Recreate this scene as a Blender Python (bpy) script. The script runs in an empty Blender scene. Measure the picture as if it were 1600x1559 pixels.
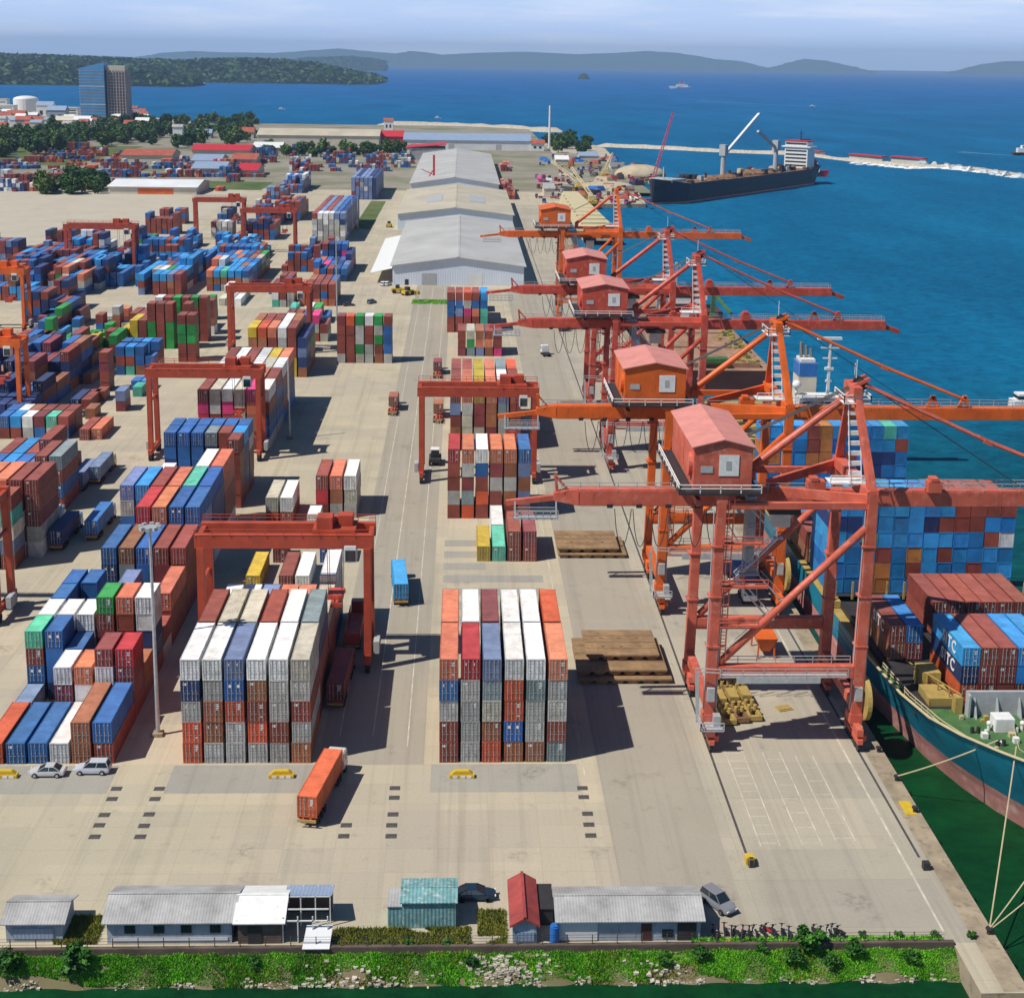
import bpy, math, random
import numpy as np
from mathutils import Vector, Matrix
R = random.Random(7)
rad = math.radians
S = bpy.context.scene
COL = S.collection
# ------------------------------------------------------------------ camera
CF, CTH, CRO, CYA, CH, CX, CY0, CCY = 2190.6, .207, .0141, .0367, 89.8, 2.42, -168.85, 560.
WATER = -2.5
_F = np.array([math.sin(CYA)*math.cos(CTH), math.cos(CYA)*math.cos(CTH), -math.sin(CTH)])
_R = np.array([math.cos(CYA), -math.sin(CYA), 0.]); _U = np.cross(_R, _F)
_R2 = _R*math.cos(CRO)+_U*math.sin(CRO); _U2 = -_R*math.sin(CRO)+_U*math.cos(CRO)
_C = np.array([CX, CY0, CH])
def _ray(px, py): return _F+_R2*(px-800)/CF-_U2*(py-CCY)/CF
def at(px, py, z=0.):
    d = _ray(px, py); t = (z-CH)/d[2]; p = _C+d*t
    return Vector(p)
def at_y(px, py, y):
    d = _ray(px, py); return Vector(_C+d*(y-CY0)/d[1])
def proj(P):
    P = np.asarray(P, float)-_C; Z = P@_F
    return 800+CF*(P@_R2)/Z, CCY-CF*(P@_U2)/Z, Z
cd = bpy.data.cameras.new('camera'); cam = bpy.data.objects.new('camera', cd); COL.objects.link(cam)
m3 = Matrix(((_R2[0], _U2[0], -_F[0]), (_R2[1], _U2[1], -_F[1]), (_R2[2], _U2[2], -_F[2])))
cam.matrix_world = Matrix.Translation(Vector(_C)) @ m3.to_4x4()
cd.sensor_width = 36; cd.lens = CF/1600*36; cd.shift_y = -(779.5-CCY)/1600
cd.clip_start = 1; cd.clip_end = 150000
S.camera = cam
# ------------------------------------------------------------------ world, sun
SUN = Vector((-9.6, -4.1, 14.5)).normalized()
elev = math.asin(SUN.z); azim = math.atan2(SUN.x, SUN.y)
W = bpy.data.worlds.new('World'); S.world = W; W.use_nodes = True
nt = W.node_tree; N = nt.nodes; Lk = nt.links; N.clear()
out = N.new('ShaderNodeOutputWorld'); bg = N.new('ShaderNodeBackground'); sky = N.new('ShaderNodeTexSky')
sky.sky_type = 'NISHITA'; sky.sun_disc = False; sky.sun_elevation = elev; sky.sun_rotation = azim
sky.air_density = 1.1; sky.dust_density = .6; sky.ozone_density = 2.5
tc = N.new('ShaderNodeTexCoord'); mp = N.new('ShaderNodeMapping'); mp.inputs['Scale'].default_value = (5, 5, 55)
no = N.new('ShaderNodeTexNoise'); no.inputs['Scale'].default_value = 1.0; no.inputs['Detail'].default_value = 7; no.inputs['Roughness'].default_value = .58
cr = N.new('ShaderNodeValToRGB'); cr.color_ramp.elements[0].position = .46; cr.color_ramp.elements[1].position = .68
mx = N.new('ShaderNodeMix'); mx.data_type = 'RGBA'
mu = N.new('ShaderNodeMath'); mu.operation = 'MULTIPLY'; mu.inputs[1].default_value = .62
Lk.new(tc.outputs['Generated'], mp.inputs['Vector']); Lk.new(mp.outputs[0], no.inputs['Vector']); Lk.new(no.outputs['Fac'], cr.inputs[0])
sx2 = N.new('ShaderNodeSeparateXYZ'); Lk.new(tc.outputs['Generated'], sx2.inputs[0])
mr2 = N.new('ShaderNodeMapRange'); mr2.inputs['From Min'].default_value = .22; mr2.inputs['From Max'].default_value = .06; mr2.inputs['To Min'].default_value = .12; Lk.new(sx2.outputs['Z'], mr2.inputs['Value'])
mu2 = N.new('ShaderNodeMath'); mu2.operation = 'MULTIPLY'; Lk.new(mr2.outputs[0], mu2.inputs[1]); Lk.new(cr.outputs[0], mu.inputs[0]); Lk.new(mu.outputs[0], mu2.inputs[0]); Lk.new(mu2.outputs[0], mx.inputs['Factor'])
hs = N.new('ShaderNodeHueSaturation'); hs.inputs['Saturation'].default_value = 1.5
Lk.new(sky.outputs[0], hs.inputs['Color'])
mx.inputs[7].default_value = (21.5, 22.5, 25., 1)
sxyz = N.new('ShaderNodeSeparateXYZ'); Lk.new(tc.outputs['Generated'], sxyz.inputs[0])
mr = N.new('ShaderNodeMapRange'); mr.inputs['From Min'].default_value = .15; mr.inputs['From Max'].default_value = .0; mr.inputs['To Max'].default_value = .92; mr.interpolation_type = 'SMOOTHSTEP'
Lk.new(sxyz.outputs['Z'], mr.inputs['Value'])
veil = N.new('ShaderNodeMix'); veil.data_type = 'RGBA'; Lk.new(mr.outputs[0], veil.inputs['Factor']); Lk.new(hs.outputs[0], veil.inputs[6]); veil.inputs[7].default_value = (15.5, 19.6, 28.5, 1)
Lk.new(veil.outputs[2], mx.inputs[6])
Lk.new(mx.outputs[2], bg.inputs[0]); bg.inputs[1].default_value = .055; Lk.new(bg.outputs[0], out.inputs[0])
sd = bpy.data.lights.new('sun', 'SUN'); so = bpy.data.objects.new('sun', sd); COL.objects.link(so)
sd.energy = 5.0; sd.angle = rad(.5); sd.color = (1, .95, .86)
so.rotation_euler = SUN.to_track_quat('Z', 'Y').to_euler()
S.view_settings.view_transform = 'Standard'; S.view_settings.look = 'None'; S.view_settings.exposure = 0; S.view_settings.gamma = 1
S.cycles.max_bounces = 5; S.cycles.volume_bounces = 0; S.cycles.use_denoising = True
S.cycles.caustics_reflective = False; S.cycles.caustics_refractive = False
# ------------------------------------------------------------------ materials
MATS = {}
def _nt(name):
    m = bpy.data.materials.new(name); m.use_nodes = True; t = m.node_tree
    return m, t, t.nodes, t.links, t.nodes['Principled BSDF']
def _noise(Nn, Lk, vec, scale, detail=5, rough=.6):
    n = Nn.new('ShaderNodeTexNoise'); n.inputs['Scale'].default_value = scale; n.inputs['Detail'].default_value = detail; n.inputs['Roughness'].default_value = rough
    Lk.new(vec, n.inputs['Vector']); return n.outputs['Fac']
def _ramp(Nn, Lk, fac, a, b, ca=(0, 0, 0, 1), cb=(1, 1, 1, 1)):
    r = Nn.new('ShaderNodeValToRGB'); e = r.color_ramp.elements; e[0].position = a; e[1].position = b; e[0].color = ca; e[1].color = cb
    Lk.new(fac, r.inputs[0]); return r.outputs[0]
def _mix(Nn, Lk, fac, a, b, mode='MIX'):
    x = Nn.new('ShaderNodeMix'); x.data_type = 'RGBA'; x.blend_type = mode
    for s, v in ((0, fac), (6, a), (7, b)):
        if isinstance(v, (int, float)): x.inputs[s].default_value = v
        elif isinstance(v, tuple): x.inputs[s].default_value = v if len(v) == 4 else (*v, 1)
        else: Lk.new(v, x.inputs[s])
    return x.outputs[2]
def _map(Nn, Lk, vec, sc):
    p = Nn.new('ShaderNodeMapping'); p.inputs['Scale'].default_value = sc; Lk.new(vec, p.inputs['Vector']); return p.outputs[0]
def mat(name, col, rough=.55, var=.25, scale=.6, rust=0., metal=0., bump=0., ribs=None, spec=.4, tint=None, coord='Object', objcol=None, fade=0):
    """painted / mineral surface: base colour with broad blotches, fine grain, optional rust runs and rib relief"""
    if name in MATS: return MATS[name]
    m, t, Nn, Lk, P = _nt(name)
    c = Nn.new('ShaderNodeTexCoord'); v = c.outputs[coord]
    if objcol == 'info':
        oi = Nn.new('ShaderNodeObjectInfo'); base = oi.outputs['Color']
        ad = Nn.new('ShaderNodeVectorMath'); ad.operation = 'ADD'; Lk.new(v, ad.inputs[0])
        sc = Nn.new('ShaderNodeMath'); sc.operation = 'MULTIPLY'; sc.inputs[1].default_value = 97; Lk.new(oi.outputs['Random'], sc.inputs[0]); Lk.new(sc.outputs[0], ad.inputs[1]); vn = ad.outputs[0]
    elif objcol == 'attr':
        a = Nn.new('ShaderNodeAttribute'); a.attribute_name = 'paint'; base = a.outputs['Color']; vn = v
    else: base = (*col, 1); vn = v
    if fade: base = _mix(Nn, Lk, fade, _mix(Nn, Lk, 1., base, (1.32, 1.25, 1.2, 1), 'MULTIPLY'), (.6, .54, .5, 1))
    n1 = _noise(Nn, Lk, vn, scale, 6, .62)
    dk = _ramp(Nn, Lk, n1, .3, .72, (1-var, 1-var, 1-var, 1), (1+var*.6,)*3+(1,))
    cur = _mix(Nn, Lk, 1., base, dk, 'MULTIPLY')
    if tint: cur = _mix(Nn, Lk, _ramp(Nn, Lk, _noise(Nn, Lk, vn, scale*3.3, 5), .52, .68), cur, (*tint, 1))
    if rust:
        st = _noise(Nn, Lk, _map(Nn, Lk, vn, (1.6, 1.6, .35)), 1.5, 7, .7)
        cur = _mix(Nn, Lk, _ramp(Nn, Lk, st, .63-.2*rust, .82-.12*rust), cur, (.13, .055, .03, 1))
    Lk.new(cur, P.inputs['Base Color']); P.inputs['Roughness'].default_value = rough; P.inputs['Metallic'].default_value = metal
    P.inputs['Specular IOR Level'].default_value = spec
    h = None
    if ribs:
        w = Nn.new('ShaderNodeTexWave'); w.bands_direction = ribs[0]; w.inputs['Scale'].default_value = .314/ribs[1]
        Lk.new(v, w.inputs['Vector']); h = w.outputs['Fac']; d = ribs[2]
    elif bump: h = _noise(Nn, Lk, v, scale*8, 6); d = bump
    if h is not None:
        b = Nn.new('ShaderNodeBump'); b.inputs['Strength'].default_value = .8; b.inputs['Distance'].default_value = d
        Lk.new(h, b.inputs['Height']); Lk.new(b.outputs[0], P.inputs['Normal'])
    MATS[name] = m; return m
M = {}
M['cont'] = mat('container_paint', (1, 1, 1), .5, .34, .55, rust=.42, objcol='info')
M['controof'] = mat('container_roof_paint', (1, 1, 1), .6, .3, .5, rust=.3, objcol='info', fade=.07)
M['contmass'] = mat('container_paint_mass', (1, 1, 1), .55, .36, .25, rust=.35, objcol='attr')
M['paint'] = mat('vehicle_paint', (1, 1, 1), .28, .06, .8, objcol='info', spec=.6)
M['steel'] = mat('galvanised_steel', (.5, .52, .53), .4, .2, 2, metal=.3)
M['white'] = mat('white_paint', (.78, .78, .76), .5, .14, 1.2, rust=.12)
M['stencil'] = mat('stencil_white', (.75, .75, .73), .6, .05)
M['dark'] = mat('dark_rubber', (.018, .018, .02), .8, .2)
M['black'] = mat('dark_steel', (.035, .033, .035), .6, .3)
M['glass'] = mat('dark_glass', (.015, .025, .035), .08, .1, spec=.8)
M['crane_salmon'] = mat('salmon_red_crane_paint', (.60, .125, .075), .5, .3, .25, rust=.26, tint=(.62, .19, .14))
M['crane_red'] = mat('red_crane_paint', (.55, .08, .047), .5, .3, .25, rust=.26, tint=(.6, .15, .1))
M['crane_orange'] = mat('orange_crane_paint', (.72, .135, .018), .5, .28, .25, rust=.26)
M['crane_roof'] = mat('faded_pink_roof_paint', (.66, .26, .22), .6, .15, .4)
M['rtg'] = mat('orange_red_gantry_paint', (.48, .075, .034), .55, .3, .3, rust=.26)
M['grey'] = mat('grey_paint', (.42, .43, .44), .6, .15, 1)
M['yellow'] = mat('yellow_paint', (.62, .42, .03), .55, .2, 1, rust=.1)
M['khaki'] = mat('khaki_paint', (.42, .3, .09), .6, .25, .6, rust=.2)
M['wood'] = mat('brown_hatch_paint', (.31, .195, .10), .8, .4, .35, tint=(.22, .13, .07))
M['roofgrey'] = mat('grey_sheet_roof', (.41, .405, .40), .6, .36, .3, rust=.22, ribs=('X', .32, .018))
M['roofgreyy'] = mat('grey_sheet_roof_long', (.47, .46, .44), .55, .18, .06, rust=.16, ribs=('Y', 1.2, .06))
M['roofbeige'] = mat('beige_sheet_roof', (.52, .46, .35), .55, .18, .06, rust=.2, ribs=('Y', 1.2, .06))
M['roofblue'] = mat('blue_grey_sheet_roof', (.28, .36, .5), .5, .15, .3, ribs=('X', .4, .02))
M['roofred'] = mat('red_sheet_roof', (.36, .062, .055), .6, .35, .5, rust=.25, ribs=('Y', .5, .04))
M['tile'] = mat('red_tile_roof', (.40, .10, .06), .8, .3, .2)
M['wallblue'] = mat('pale_blue_wall', (.36, .42, .5), .7, .32, .6, rust=.3)
M['wallwhite'] = mat('white_wall', (.7, .71, .73), .7, .12, .1)
M['wallwh'] = mat('warehouse_wall', (.66, .73, .84), .6, .1, .05, ribs=('X', 1, .05))
M['teal'] = mat('teal_sheet', (.17, .36, .37), .6, .35, .6, rust=.22, ribs=('X', .4, .04), tint=(.45, .5, .48))
M['plaster'] = mat('cream_plaster', (.6, .55, .45), .8, .15, .1)
M['brownwall'] = mat('brown_concrete_wall', (.13, .095, .075), .9, .4, .4, bump=.05)
M['towerglass'] = mat('tower_glass', (.05, .27, .55), .15, .25, .06, spec=.8)
M['tower'] = mat('tower_wall', (.36, .29, .28), .7, .15, .05)
M['hullteal'] = mat('teal_hull_paint', (.014, .215, .33), .38, .35, .12, rust=.3)
M['hullred'] = mat('red_antifouling', (.56, .24, .21), .6, .3, .15, tint=(.62, .38, .34))
M['hullnavy'] = mat('navy_hull_paint', (.006, .014, .034), .45, .3, .05)
M['hullbrown'] = mat('brown_hull_paint', (.09, .035, .025), .5, .3, .1)
M['deckgreen'] = mat('green_deck_paint', (.055, .165, .05), .6, .4, .5, rust=.4, tint=(.13, .15, .07))
M['deckbrown'] = mat('rust_brown_deck', (.34, .19, .12), .8, .35, .15, tint=(.4, .27, .17))
M['deckrust'] = mat('orange_brown_cargo', (.25, .13, .065), .8, .4, .1, bump=.4)
M['blue'] = mat('blue_paint', (.03, .16, .5), .5, .2)
M['redp'] = mat('bright_red_paint', (.55, .03, .04), .5, .2)
M['magenta'] = mat('pinkish_red_crane_paint', (.6, .08, .14), .5, .2)
M['rope'] = mat('mooring_rope', (.5, .42, .25), .8, .2)
M['boom'] = mat('cream_boom_paint', (.62, .52, .30), .5, .15)
M['soil'] = mat('pale_soil', (.48, .40, .28), .9, .25, .1, bump=.2)
M['quaywall'] = mat('stained_quay_concrete', (.36, .29, .2), .85, .4, .25, bump=.03, tint=(.2, .17, .12))
M['stone'] = mat('pale_riprap', (.52, .47, .38), .9, .4, .4, bump=.08, tint=(.3, .24, .17))
M['bark'] = mat('bark', (.10, .07, .05), .9, .3, 1)
def leafmat(name, a, b, c):
    m, t, Nn, Lk, P = _nt(name)
    g = Nn.new('ShaderNodeNewGeometry'); oi = Nn.new('ShaderNodeObjectInfo')
    r = Nn.new('ShaderNodeValToRGB'); e = r.color_ramp.elements; e[0].color = (*a, 1); e[1].color = (*c, 1); x = e.new(.5); x.color = (*b, 1)
    Lk.new(g.outputs['Random Per Island'], r.inputs[0])
    k = _ramp(Nn, Lk, oi.outputs['Random'], 0, 1, (.7, .75, .7, 1), (1.25, 1.15, 1.1, 1))
    pn = _ramp(Nn, Lk, _noise(Nn, Lk, g.outputs['Position'], .35, 5, .6), .36, .64, (.55, .62, .6, 1), (1.25, 1.2, 1.1, 1)); k = _mix(Nn, Lk, 1., k, pn, 'MULTIPLY')
    Lk.new(_mix(Nn, Lk, 1., r.outputs[0], k, 'MULTIPLY'), P.inputs['Base Color']); P.inputs['Roughness'].default_value = .6
    P.inputs['Specular IOR Level'].default_value = .2
    MATS[name] = m; return m
M['leaf'] = leafmat('dark_foliage', (.014, .055, .012), (.035, .10, .02), (.08, .15, .03))
M['leaf2'] = leafmat('light_foliage', (.03, .075, .014), (.07, .14, .025), (.15, .2, .05))
M['grass'] = leafmat('bright_grass', (.05, .25, .01), (.12, .46, .015), (.27, .56, .05))
M['dry'] = leafmat('olive_scrub', (.10, .16, .015), (.24, .26, .03), (.38, .33, .09))
M['bush'] = leafmat('bush_foliage', (.012, .07, .01), (.03, .13, .015), (.07, .2, .02))
def groundmat(name, a, b, patch=None, joints=None, scale=.05, streak=True, c=None):
    m, t, Nn, Lk, P = _nt(name); g = Nn.new('ShaderNodeNewGeometry'); v = g.outputs['Position']
    cur = _mix(Nn, Lk, _ramp(Nn, Lk, _noise(Nn, Lk, v, scale, 8, .65), .35, .7), (*a, 1), (*b, 1))
    if c: cur = _mix(Nn, Lk, _ramp(Nn, Lk, _noise(Nn, Lk, v, scale*.35, 4, .5), .46, .66), cur, (*c, 1))
    if streak:   # long tyre-worn streaks along the lanes
        s = _noise(Nn, Lk, _map(Nn, Lk, v, (.55, .012, 1)), 1., 6, .65)
        cur = _mix(Nn, Lk, _mix(Nn, Lk, .58, _ramp(Nn, Lk, s, .5, .74), (0, 0, 0, 1)), cur, (a[0]*.55, a[1]*.55, a[2]*.57, 1))
        s2 = _noise(Nn, Lk, _map(Nn, Lk, v, (.02, .45, 1)), 1., 6, .65)
        cur = _mix(Nn, Lk, _mix(Nn, Lk, .65, _ramp(Nn, Lk, s2, .55, .8), (0, 0, 0, 1)), cur, (b[0]*1.15, b[1]*1.12, b[2]*1.05, 1))
    if joints:   # slab by slab shade and thin dark joints
        br = Nn.new('ShaderNodeTexBrick'); br.inputs['Scale'].default_value = 1; br.inputs['Brick Width'].default_value = joints[0]; br.inputs['Row Height'].default_value = joints[1]
        br.inputs['Mortar Size'].default_value = .035; br.offset = 0; br.inputs['Color1'].default_value = (1.06, 1.045, 1.02, 1); br.inputs['Color2'].default_value = (.94, .94, .95, 1); br.inputs['Mortar'].default_value = (.84, .83, .81, 1)
        Lk.new(v, br.inputs['Vector']); cur = _mix(Nn, Lk, 1., cur, br.outputs[0], 'MULTIPLY')
        br2 = Nn.new('ShaderNodeTexBrick'); br2.inputs['Scale'].default_value = 1; br2.inputs['Brick Width'].default_value = joints[0]*3.7; br2.inputs['Row Height'].default_value = joints[1]*2.3; br2.inputs['Mortar Size'].default_value = 0
        br2.inputs['Color1'].default_value = (1.06, 1.05, 1.03, 1); br2.inputs['Color2'].default_value = (.93, .935, .95, 1); Lk.new(v, br2.inputs['Vector']); cur = _mix(Nn, Lk, 1., cur, br2.outputs[0], 'MULTIPLY')
    oil = _ramp(Nn, Lk, _noise(Nn, Lk, v, .12, 4, .5), .62, .70); oil2 = _ramp(Nn, Lk, _noise(Nn, Lk, v, 1.3, 6, .7), .42, .6)
    cur = _mix(Nn, Lk, _mix(Nn, Lk, 1., _mix(Nn, Lk, 1., oil, oil2, 'MULTIPLY'), (.42, .42, .42, 1), 'MULTIPLY'), cur, (.10, .09, .08, 1))
    sp = _ramp(Nn, Lk, _noise(Nn, Lk, v, .33, 9, .75), .58, .74); cur = _mix(Nn, Lk, _mix(Nn, Lk, .45, sp, (0, 0, 0, 1)), cur, (a[0]*.5, a[1]*.48, a[2]*.46, 1))
    fn = _ramp(Nn, Lk, _noise(Nn, Lk, v, 3., 5, .7), .2, .8, (.9, .9, .9, 1), (1.08, 1.08, 1.08, 1)); cur = _mix(Nn, Lk, 1., cur, fn, 'MULTIPLY')
    Lk.new(cur, P.inputs['Base Color']); P.inputs['Roughness'].default_value = .85; P.inputs['Specular IOR Level'].default_value = .25
    MATS[name] = m; return m
M['concrete'] = groundmat('yard_concrete', (.43, .385, .285), (.48, .43, .32), joints=(6, 5), c=(.46, .40, .31))
M['apron'] = groundmat('wharf_apron_concrete', (.365, .332, .265), (.415, .38, .305), joints=(7, 9))
M['asphalt'] = groundmat('pale_asphalt', (.335, .30, .24), (.37, .33, .265), streak=True)
M['pad'] = groundmat('grey_stack_pad', (.30, .285, .25), (.37, .345, .295), streak=True)
M['lot'] = groundmat('pale_lot_concrete', (.44, .395, .315), (.50, .45, .355), streak=False)
M['earth'] = groundmat('dusty_ground', (.31, .28, .22), (.22, .2, .155), streak=False, c=(.17, .175, .09))
M['scrub'] = groundmat('scrubby_grass', (.05, .10, .02), (.16, .17, .06), streak=False)
M['bankearth'] = groundmat('damp_bank_soil', (.17, .13, .08), (.26, .21, .13), streak=False, c=(.12, .12, .04))
M['tarp'] = mat('grey_tarpaulin', (.2, .2, .21), .7, .3, .3)
M['line'] = mat('worn_white_line', (.58, .54, .44), .8, .4, .35, coord='Object', tint=(.45, .4, .31))
M['plate'] = mat('dark_ground_plate', (.09, .08, .075), .6, .35, 1)
def watermat():
    m, t, Nn, Lk, P = _nt('sea_water'); g = Nn.new('ShaderNodeNewGeometry'); v = g.outputs['Position']
    sx = Nn.new('ShaderNodeSeparateXYZ'); Lk.new(v, sx.inputs[0])
    d = Nn.new('ShaderNodeMapRange'); d.inputs['From Min'].default_value = 10; d.inputs['From Max'].default_value = 260; Lk.new(sx.outputs['Y'], d.inputs['Value'])
    far = Nn.new('ShaderNodeMapRange'); far.inputs['From Min'].default_value = 500; far.inputs['From Max'].default_value = 5500; Lk.new(sx.outputs['Y'], far.inputs['Value'])
    green, teal, blue = (.003, .05, .014, 1), (.004, .118, .245, 1), (.004, .105, .325, 1)
    wv = _noise(Nn, Lk, _map(Nn, Lk, v, (.012, .004, 1)), 1., 6, .6)
    cur = _mix(Nn, Lk, d.outputs[0], green, teal); cur = _mix(Nn, Lk, far.outputs[0], cur, blue)
    cur = _mix(Nn, Lk, 1., cur, _ramp(Nn, Lk, wv, .3, .7, (.76, .79, .83, 1), (1.24, 1.2, 1.15, 1)), 'MULTIPLY')
    rp = _noise(Nn, Lk, _map(Nn, Lk, v, (.22, .30, 1)), 1., 9, .72)
    cur = _mix(Nn, Lk, 1., cur, _ramp(Nn, Lk, rp, .35, .68, (.58, .63, .68, 1), (1.36, 1.3, 1.26, 1)), 'MULTIPLY')
    b = Nn.new('ShaderNodeBump'); b.inputs['Strength'].default_value = .6; b.inputs['Distance'].default_value = .5
    Lk.new(_noise(Nn, Lk, _map(Nn, Lk, v, (.3, .42, 1)), 1., 8, .7), b.inputs['Height'])
    df = Nn.new('ShaderNodeBsdfDiffuse'); gl = Nn.new('ShaderNodeBsdfGlossy'); gl.inputs['Roughness'].default_value = .3; lw = Nn.new('ShaderNodeFresnel'); lw.inputs['IOR'].default_value = 1.33
    cl = Nn.new('ShaderNodeMath'); cl.operation = 'MINIMUM'; cl.inputs[1].default_value = .035; Lk.new(lw.outputs[0], cl.inputs[0])
    ms = Nn.new('ShaderNodeMixShader'); Lk.new(cl.outputs[0], ms.inputs[0]); Lk.new(df.outputs[0], ms.inputs[1]); Lk.new(gl.outputs[0], ms.inputs[2]); Lk.new(cur, df.inputs['Color'])
    for q in (df, gl, lw): Lk.new(b.outputs[0], q.inputs['Normal'])
    Nn.remove(P); Lk.new(ms.outputs[0], Nn['Material Output'].inputs['Surface'])
    MATS['sea_water'] = m; return m
M['water'] = watermat()
def hillmat(name, a, b, sc):
    m, t, Nn, Lk, P = _nt(name); g = Nn.new('ShaderNodeNewGeometry'); v = g.outputs['Position']
    cur = _mix(Nn, Lk, _ramp(Nn, Lk, _noise(Nn, Lk, v, sc, 9, .75), .38, .62), (*a, 1), (*b, 1))
    Lk.new(cur, P.inputs['Base Color']); P.inputs['Roughness'].default_value = .9; P.inputs['Specular IOR Level'].default_value = .1
    b = Nn.new('ShaderNodeBump'); b.inputs['Strength'].default_value = 1; b.inputs['Distance'].default_value = 14; Lk.new(_noise(Nn, Lk, v, .05, 8, .75), b.inputs['Height']); Lk.new(b.outputs[0], P.inputs['Normal'])
    MATS[name] = m; return m
M['hill'] = hillmat('wooded_hill', (.008, .028, .012), (.04, .075, .025), .012)
M['sand'] = mat('pale_sand', (.55, .46, .32), .9, .15, .02)
M['foam'] = mat('white_foam', (.8, .82, .84), .8, .2, .1)
# ------------------------------------------------------------------ mesh builder
class MB:
    def __init__(s): s.v = []; s.f = []; s.m = []
    def add(s, vs, fs, m=0):
        o = len(s.v); s.v += [tuple(p) for p in vs]; s.f += [tuple(i+o for i in f) for f in fs]; s.m += [m]*len(fs); return s
    def hexa(s, p, m=0):
        return s.add(p, [(3, 2, 1, 0), (4, 5, 6, 7), (0, 1, 5, 4), (1, 2, 6, 5), (2, 3, 7, 6), (3, 0, 4, 7)], m)
    def box(s, x0, y0, z0, x1, y1, z1, m=0):
        return s.hexa([(x0, y0, z0), (x1, y0, z0), (x1, y1, z0), (x0, y1, z0), (x0, y0, z1), (x1, y0, z1), (x1, y1, z1), (x0, y1, z1)], m)
    def bar(s, p, q, w, h, m=0, w2=None, h2=None):
        p, q = Vector(p), Vector(q); d = (q-p).normalized()
        up = Vector((0, 0, 1)) if abs(d.z) < .9 else Vector((0, 1, 0))
        a = d.cross(up).normalized(); b = a.cross(d).normalized(); w2 = w2 or w; h2 = h2 or h
        P = [p+a*i*w/2+b*j*h/2 for i, j in ((-1, -1), (1, -1), (1, 1), (-1, 1))]+[q+a*i*w2/2+b*j*h2/2 for i, j in ((-1, -1), (1, -1), (1, 1), (-1, 1))]
        return s.hexa(P, m)
    def tube(s, p, q, r, n=8, m=0, r2=None):
        p, q = Vector(p), Vector(q); d = (q-p).normalized(); up = Vector((0, 0, 1)) if abs(d.z) < .9 else Vector((1, 0, 0))
        a = d.cross(up).normalized(); b = a.cross(d); r2 = r if r2 is None else r2
        vs = [p+(a*math.cos(2*math.pi*i/n)+b*math.sin(2*math.pi*i/n))*r for i in range(n)]+[q+(a*math.cos(2*math.pi*i/n)+b*math.sin(2*math.pi*i/n))*r2 for i in range(n)]
        fs = [(i, (i+1) % n, n+(i+1) % n, n+i) for i in range(n)]+[tuple(range(n-1, -1, -1)), tuple(range(n, 2*n))]
        return s.add(vs, fs, m)
    def path(s, pts, r, n=5, m=0):
        for a, b in zip(pts, pts[1:]): s.tube(a, b, r, n, m)
        return s
    def prism(s, poly, a, b, axis='y', m=0):
        """poly in the plane across axis, swept from a to b"""
        k = len(poly)
        mk = {'y': lambda u, w, t: (u, t, w), 'x': lambda u, w, t: (t, u, w), 'z': lambda u, w, t: (u, w, t)}[axis]
        vs = [mk(u, w, a) for u, w in poly]+[mk(u, w, b) for u, w in poly]
        return s.add(vs, [(i, (i+1) % k, k+(i+1) % k, k+i) for i in range(k)]+[tuple(range(k-1, -1, -1)), tuple(range(k, 2*k))], m)
    def ball(s, c, r, m=0, n=8, sq=(1, 1, 1)):
        vs = []; fs = []
        for i in range(n+1):
            th = math.pi*i/n
            for j in range(n*2): ph = math.pi*j/n; vs.append((c[0]+r*sq[0]*math.sin(th)*math.cos(ph), c[1]+r*sq[1]*math.sin(th)*math.sin(ph), c[2]+r*sq[2]*math.cos(th)))
        for i in range(n):
            for j in range(n*2): k = n*2; fs.append((i*k+j, (i+1)*k+j, (i+1)*k+(j+1) % k, i*k+(j+1) % k))
        return s.add(vs, fs, m)
    def rail(s, pts, h=1.1, r=.045, m=0, step=2.5):
        for a, b in zip(pts, pts[1:]):
            a, b = Vector(a), Vector(b); k = max(1, int((b-a).length/step))
            for z in (h, h*.55): s.bar(a+Vector((0, 0, z)), b+Vector((0, 0, z)), r*2, r*2, m)
            for i in range(k+1): p = a.lerp(b, i/k); s.bar(p, p+Vector((0, 0, h)), r*2, r*2, m)
        return s
    def mesh(s, name, mats, bevel=0, smooth=False):
        me = bpy.data.meshes.new(name); me.from_pydata(s.v, [], s.f); me.polygons.foreach_set('material_index', s.m)
        for x in (mats if isinstance(mats, (list, tuple)) else [mats]): me.materials.append(x)
        import bmesh
        b = bmesh.new(); b.from_mesh(me)
        bmesh.ops.recalc_face_normals(b, faces=b.faces)
        if bevel: bmesh.ops.bevel(b, geom=list(b.edges), offset=bevel, segments=2, affect='EDGES', clamp_overlap=True)
        b.to_mesh(me); b.free()
        if smooth: me.polygons.foreach_set('use_smooth', [True]*len(me.polygons))
        me.update(); return me
    def obj(s, name, mats, parent=None, loc=(0, 0, 0), rz=0, bevel=0, smooth=False):
        return link(name, s.mesh(name, mats, bevel, smooth), parent, loc, rz)
def link(name, me, parent=None, loc=(0, 0, 0), rz=0):
    o = bpy.data.objects.new(name, me); COL.objects.link(o); o.parent = parent; o.location = loc; o.rotation_euler = (0, 0, rz); return o
def tag(o, label=None, cat=None, group=None, kind=None):
    for k, v in (('label', label), ('category', cat), ('group', group), ('kind', kind)):
        if v: o[k] = v
    return o
def thing(name, label, cat, loc=(0, 0, 0), rz=0, group=None):
    return tag(link(name, None, None, loc, rz), label, cat, group)
def copy_tree(o, parent=None):
    c = o.copy(); COL.objects.link(c); c.parent = parent
    for ch in [x for x in o.children]: copy_tree(ch, c)
    return c
def struct(o): o['kind'] = 'structure'; return o
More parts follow.
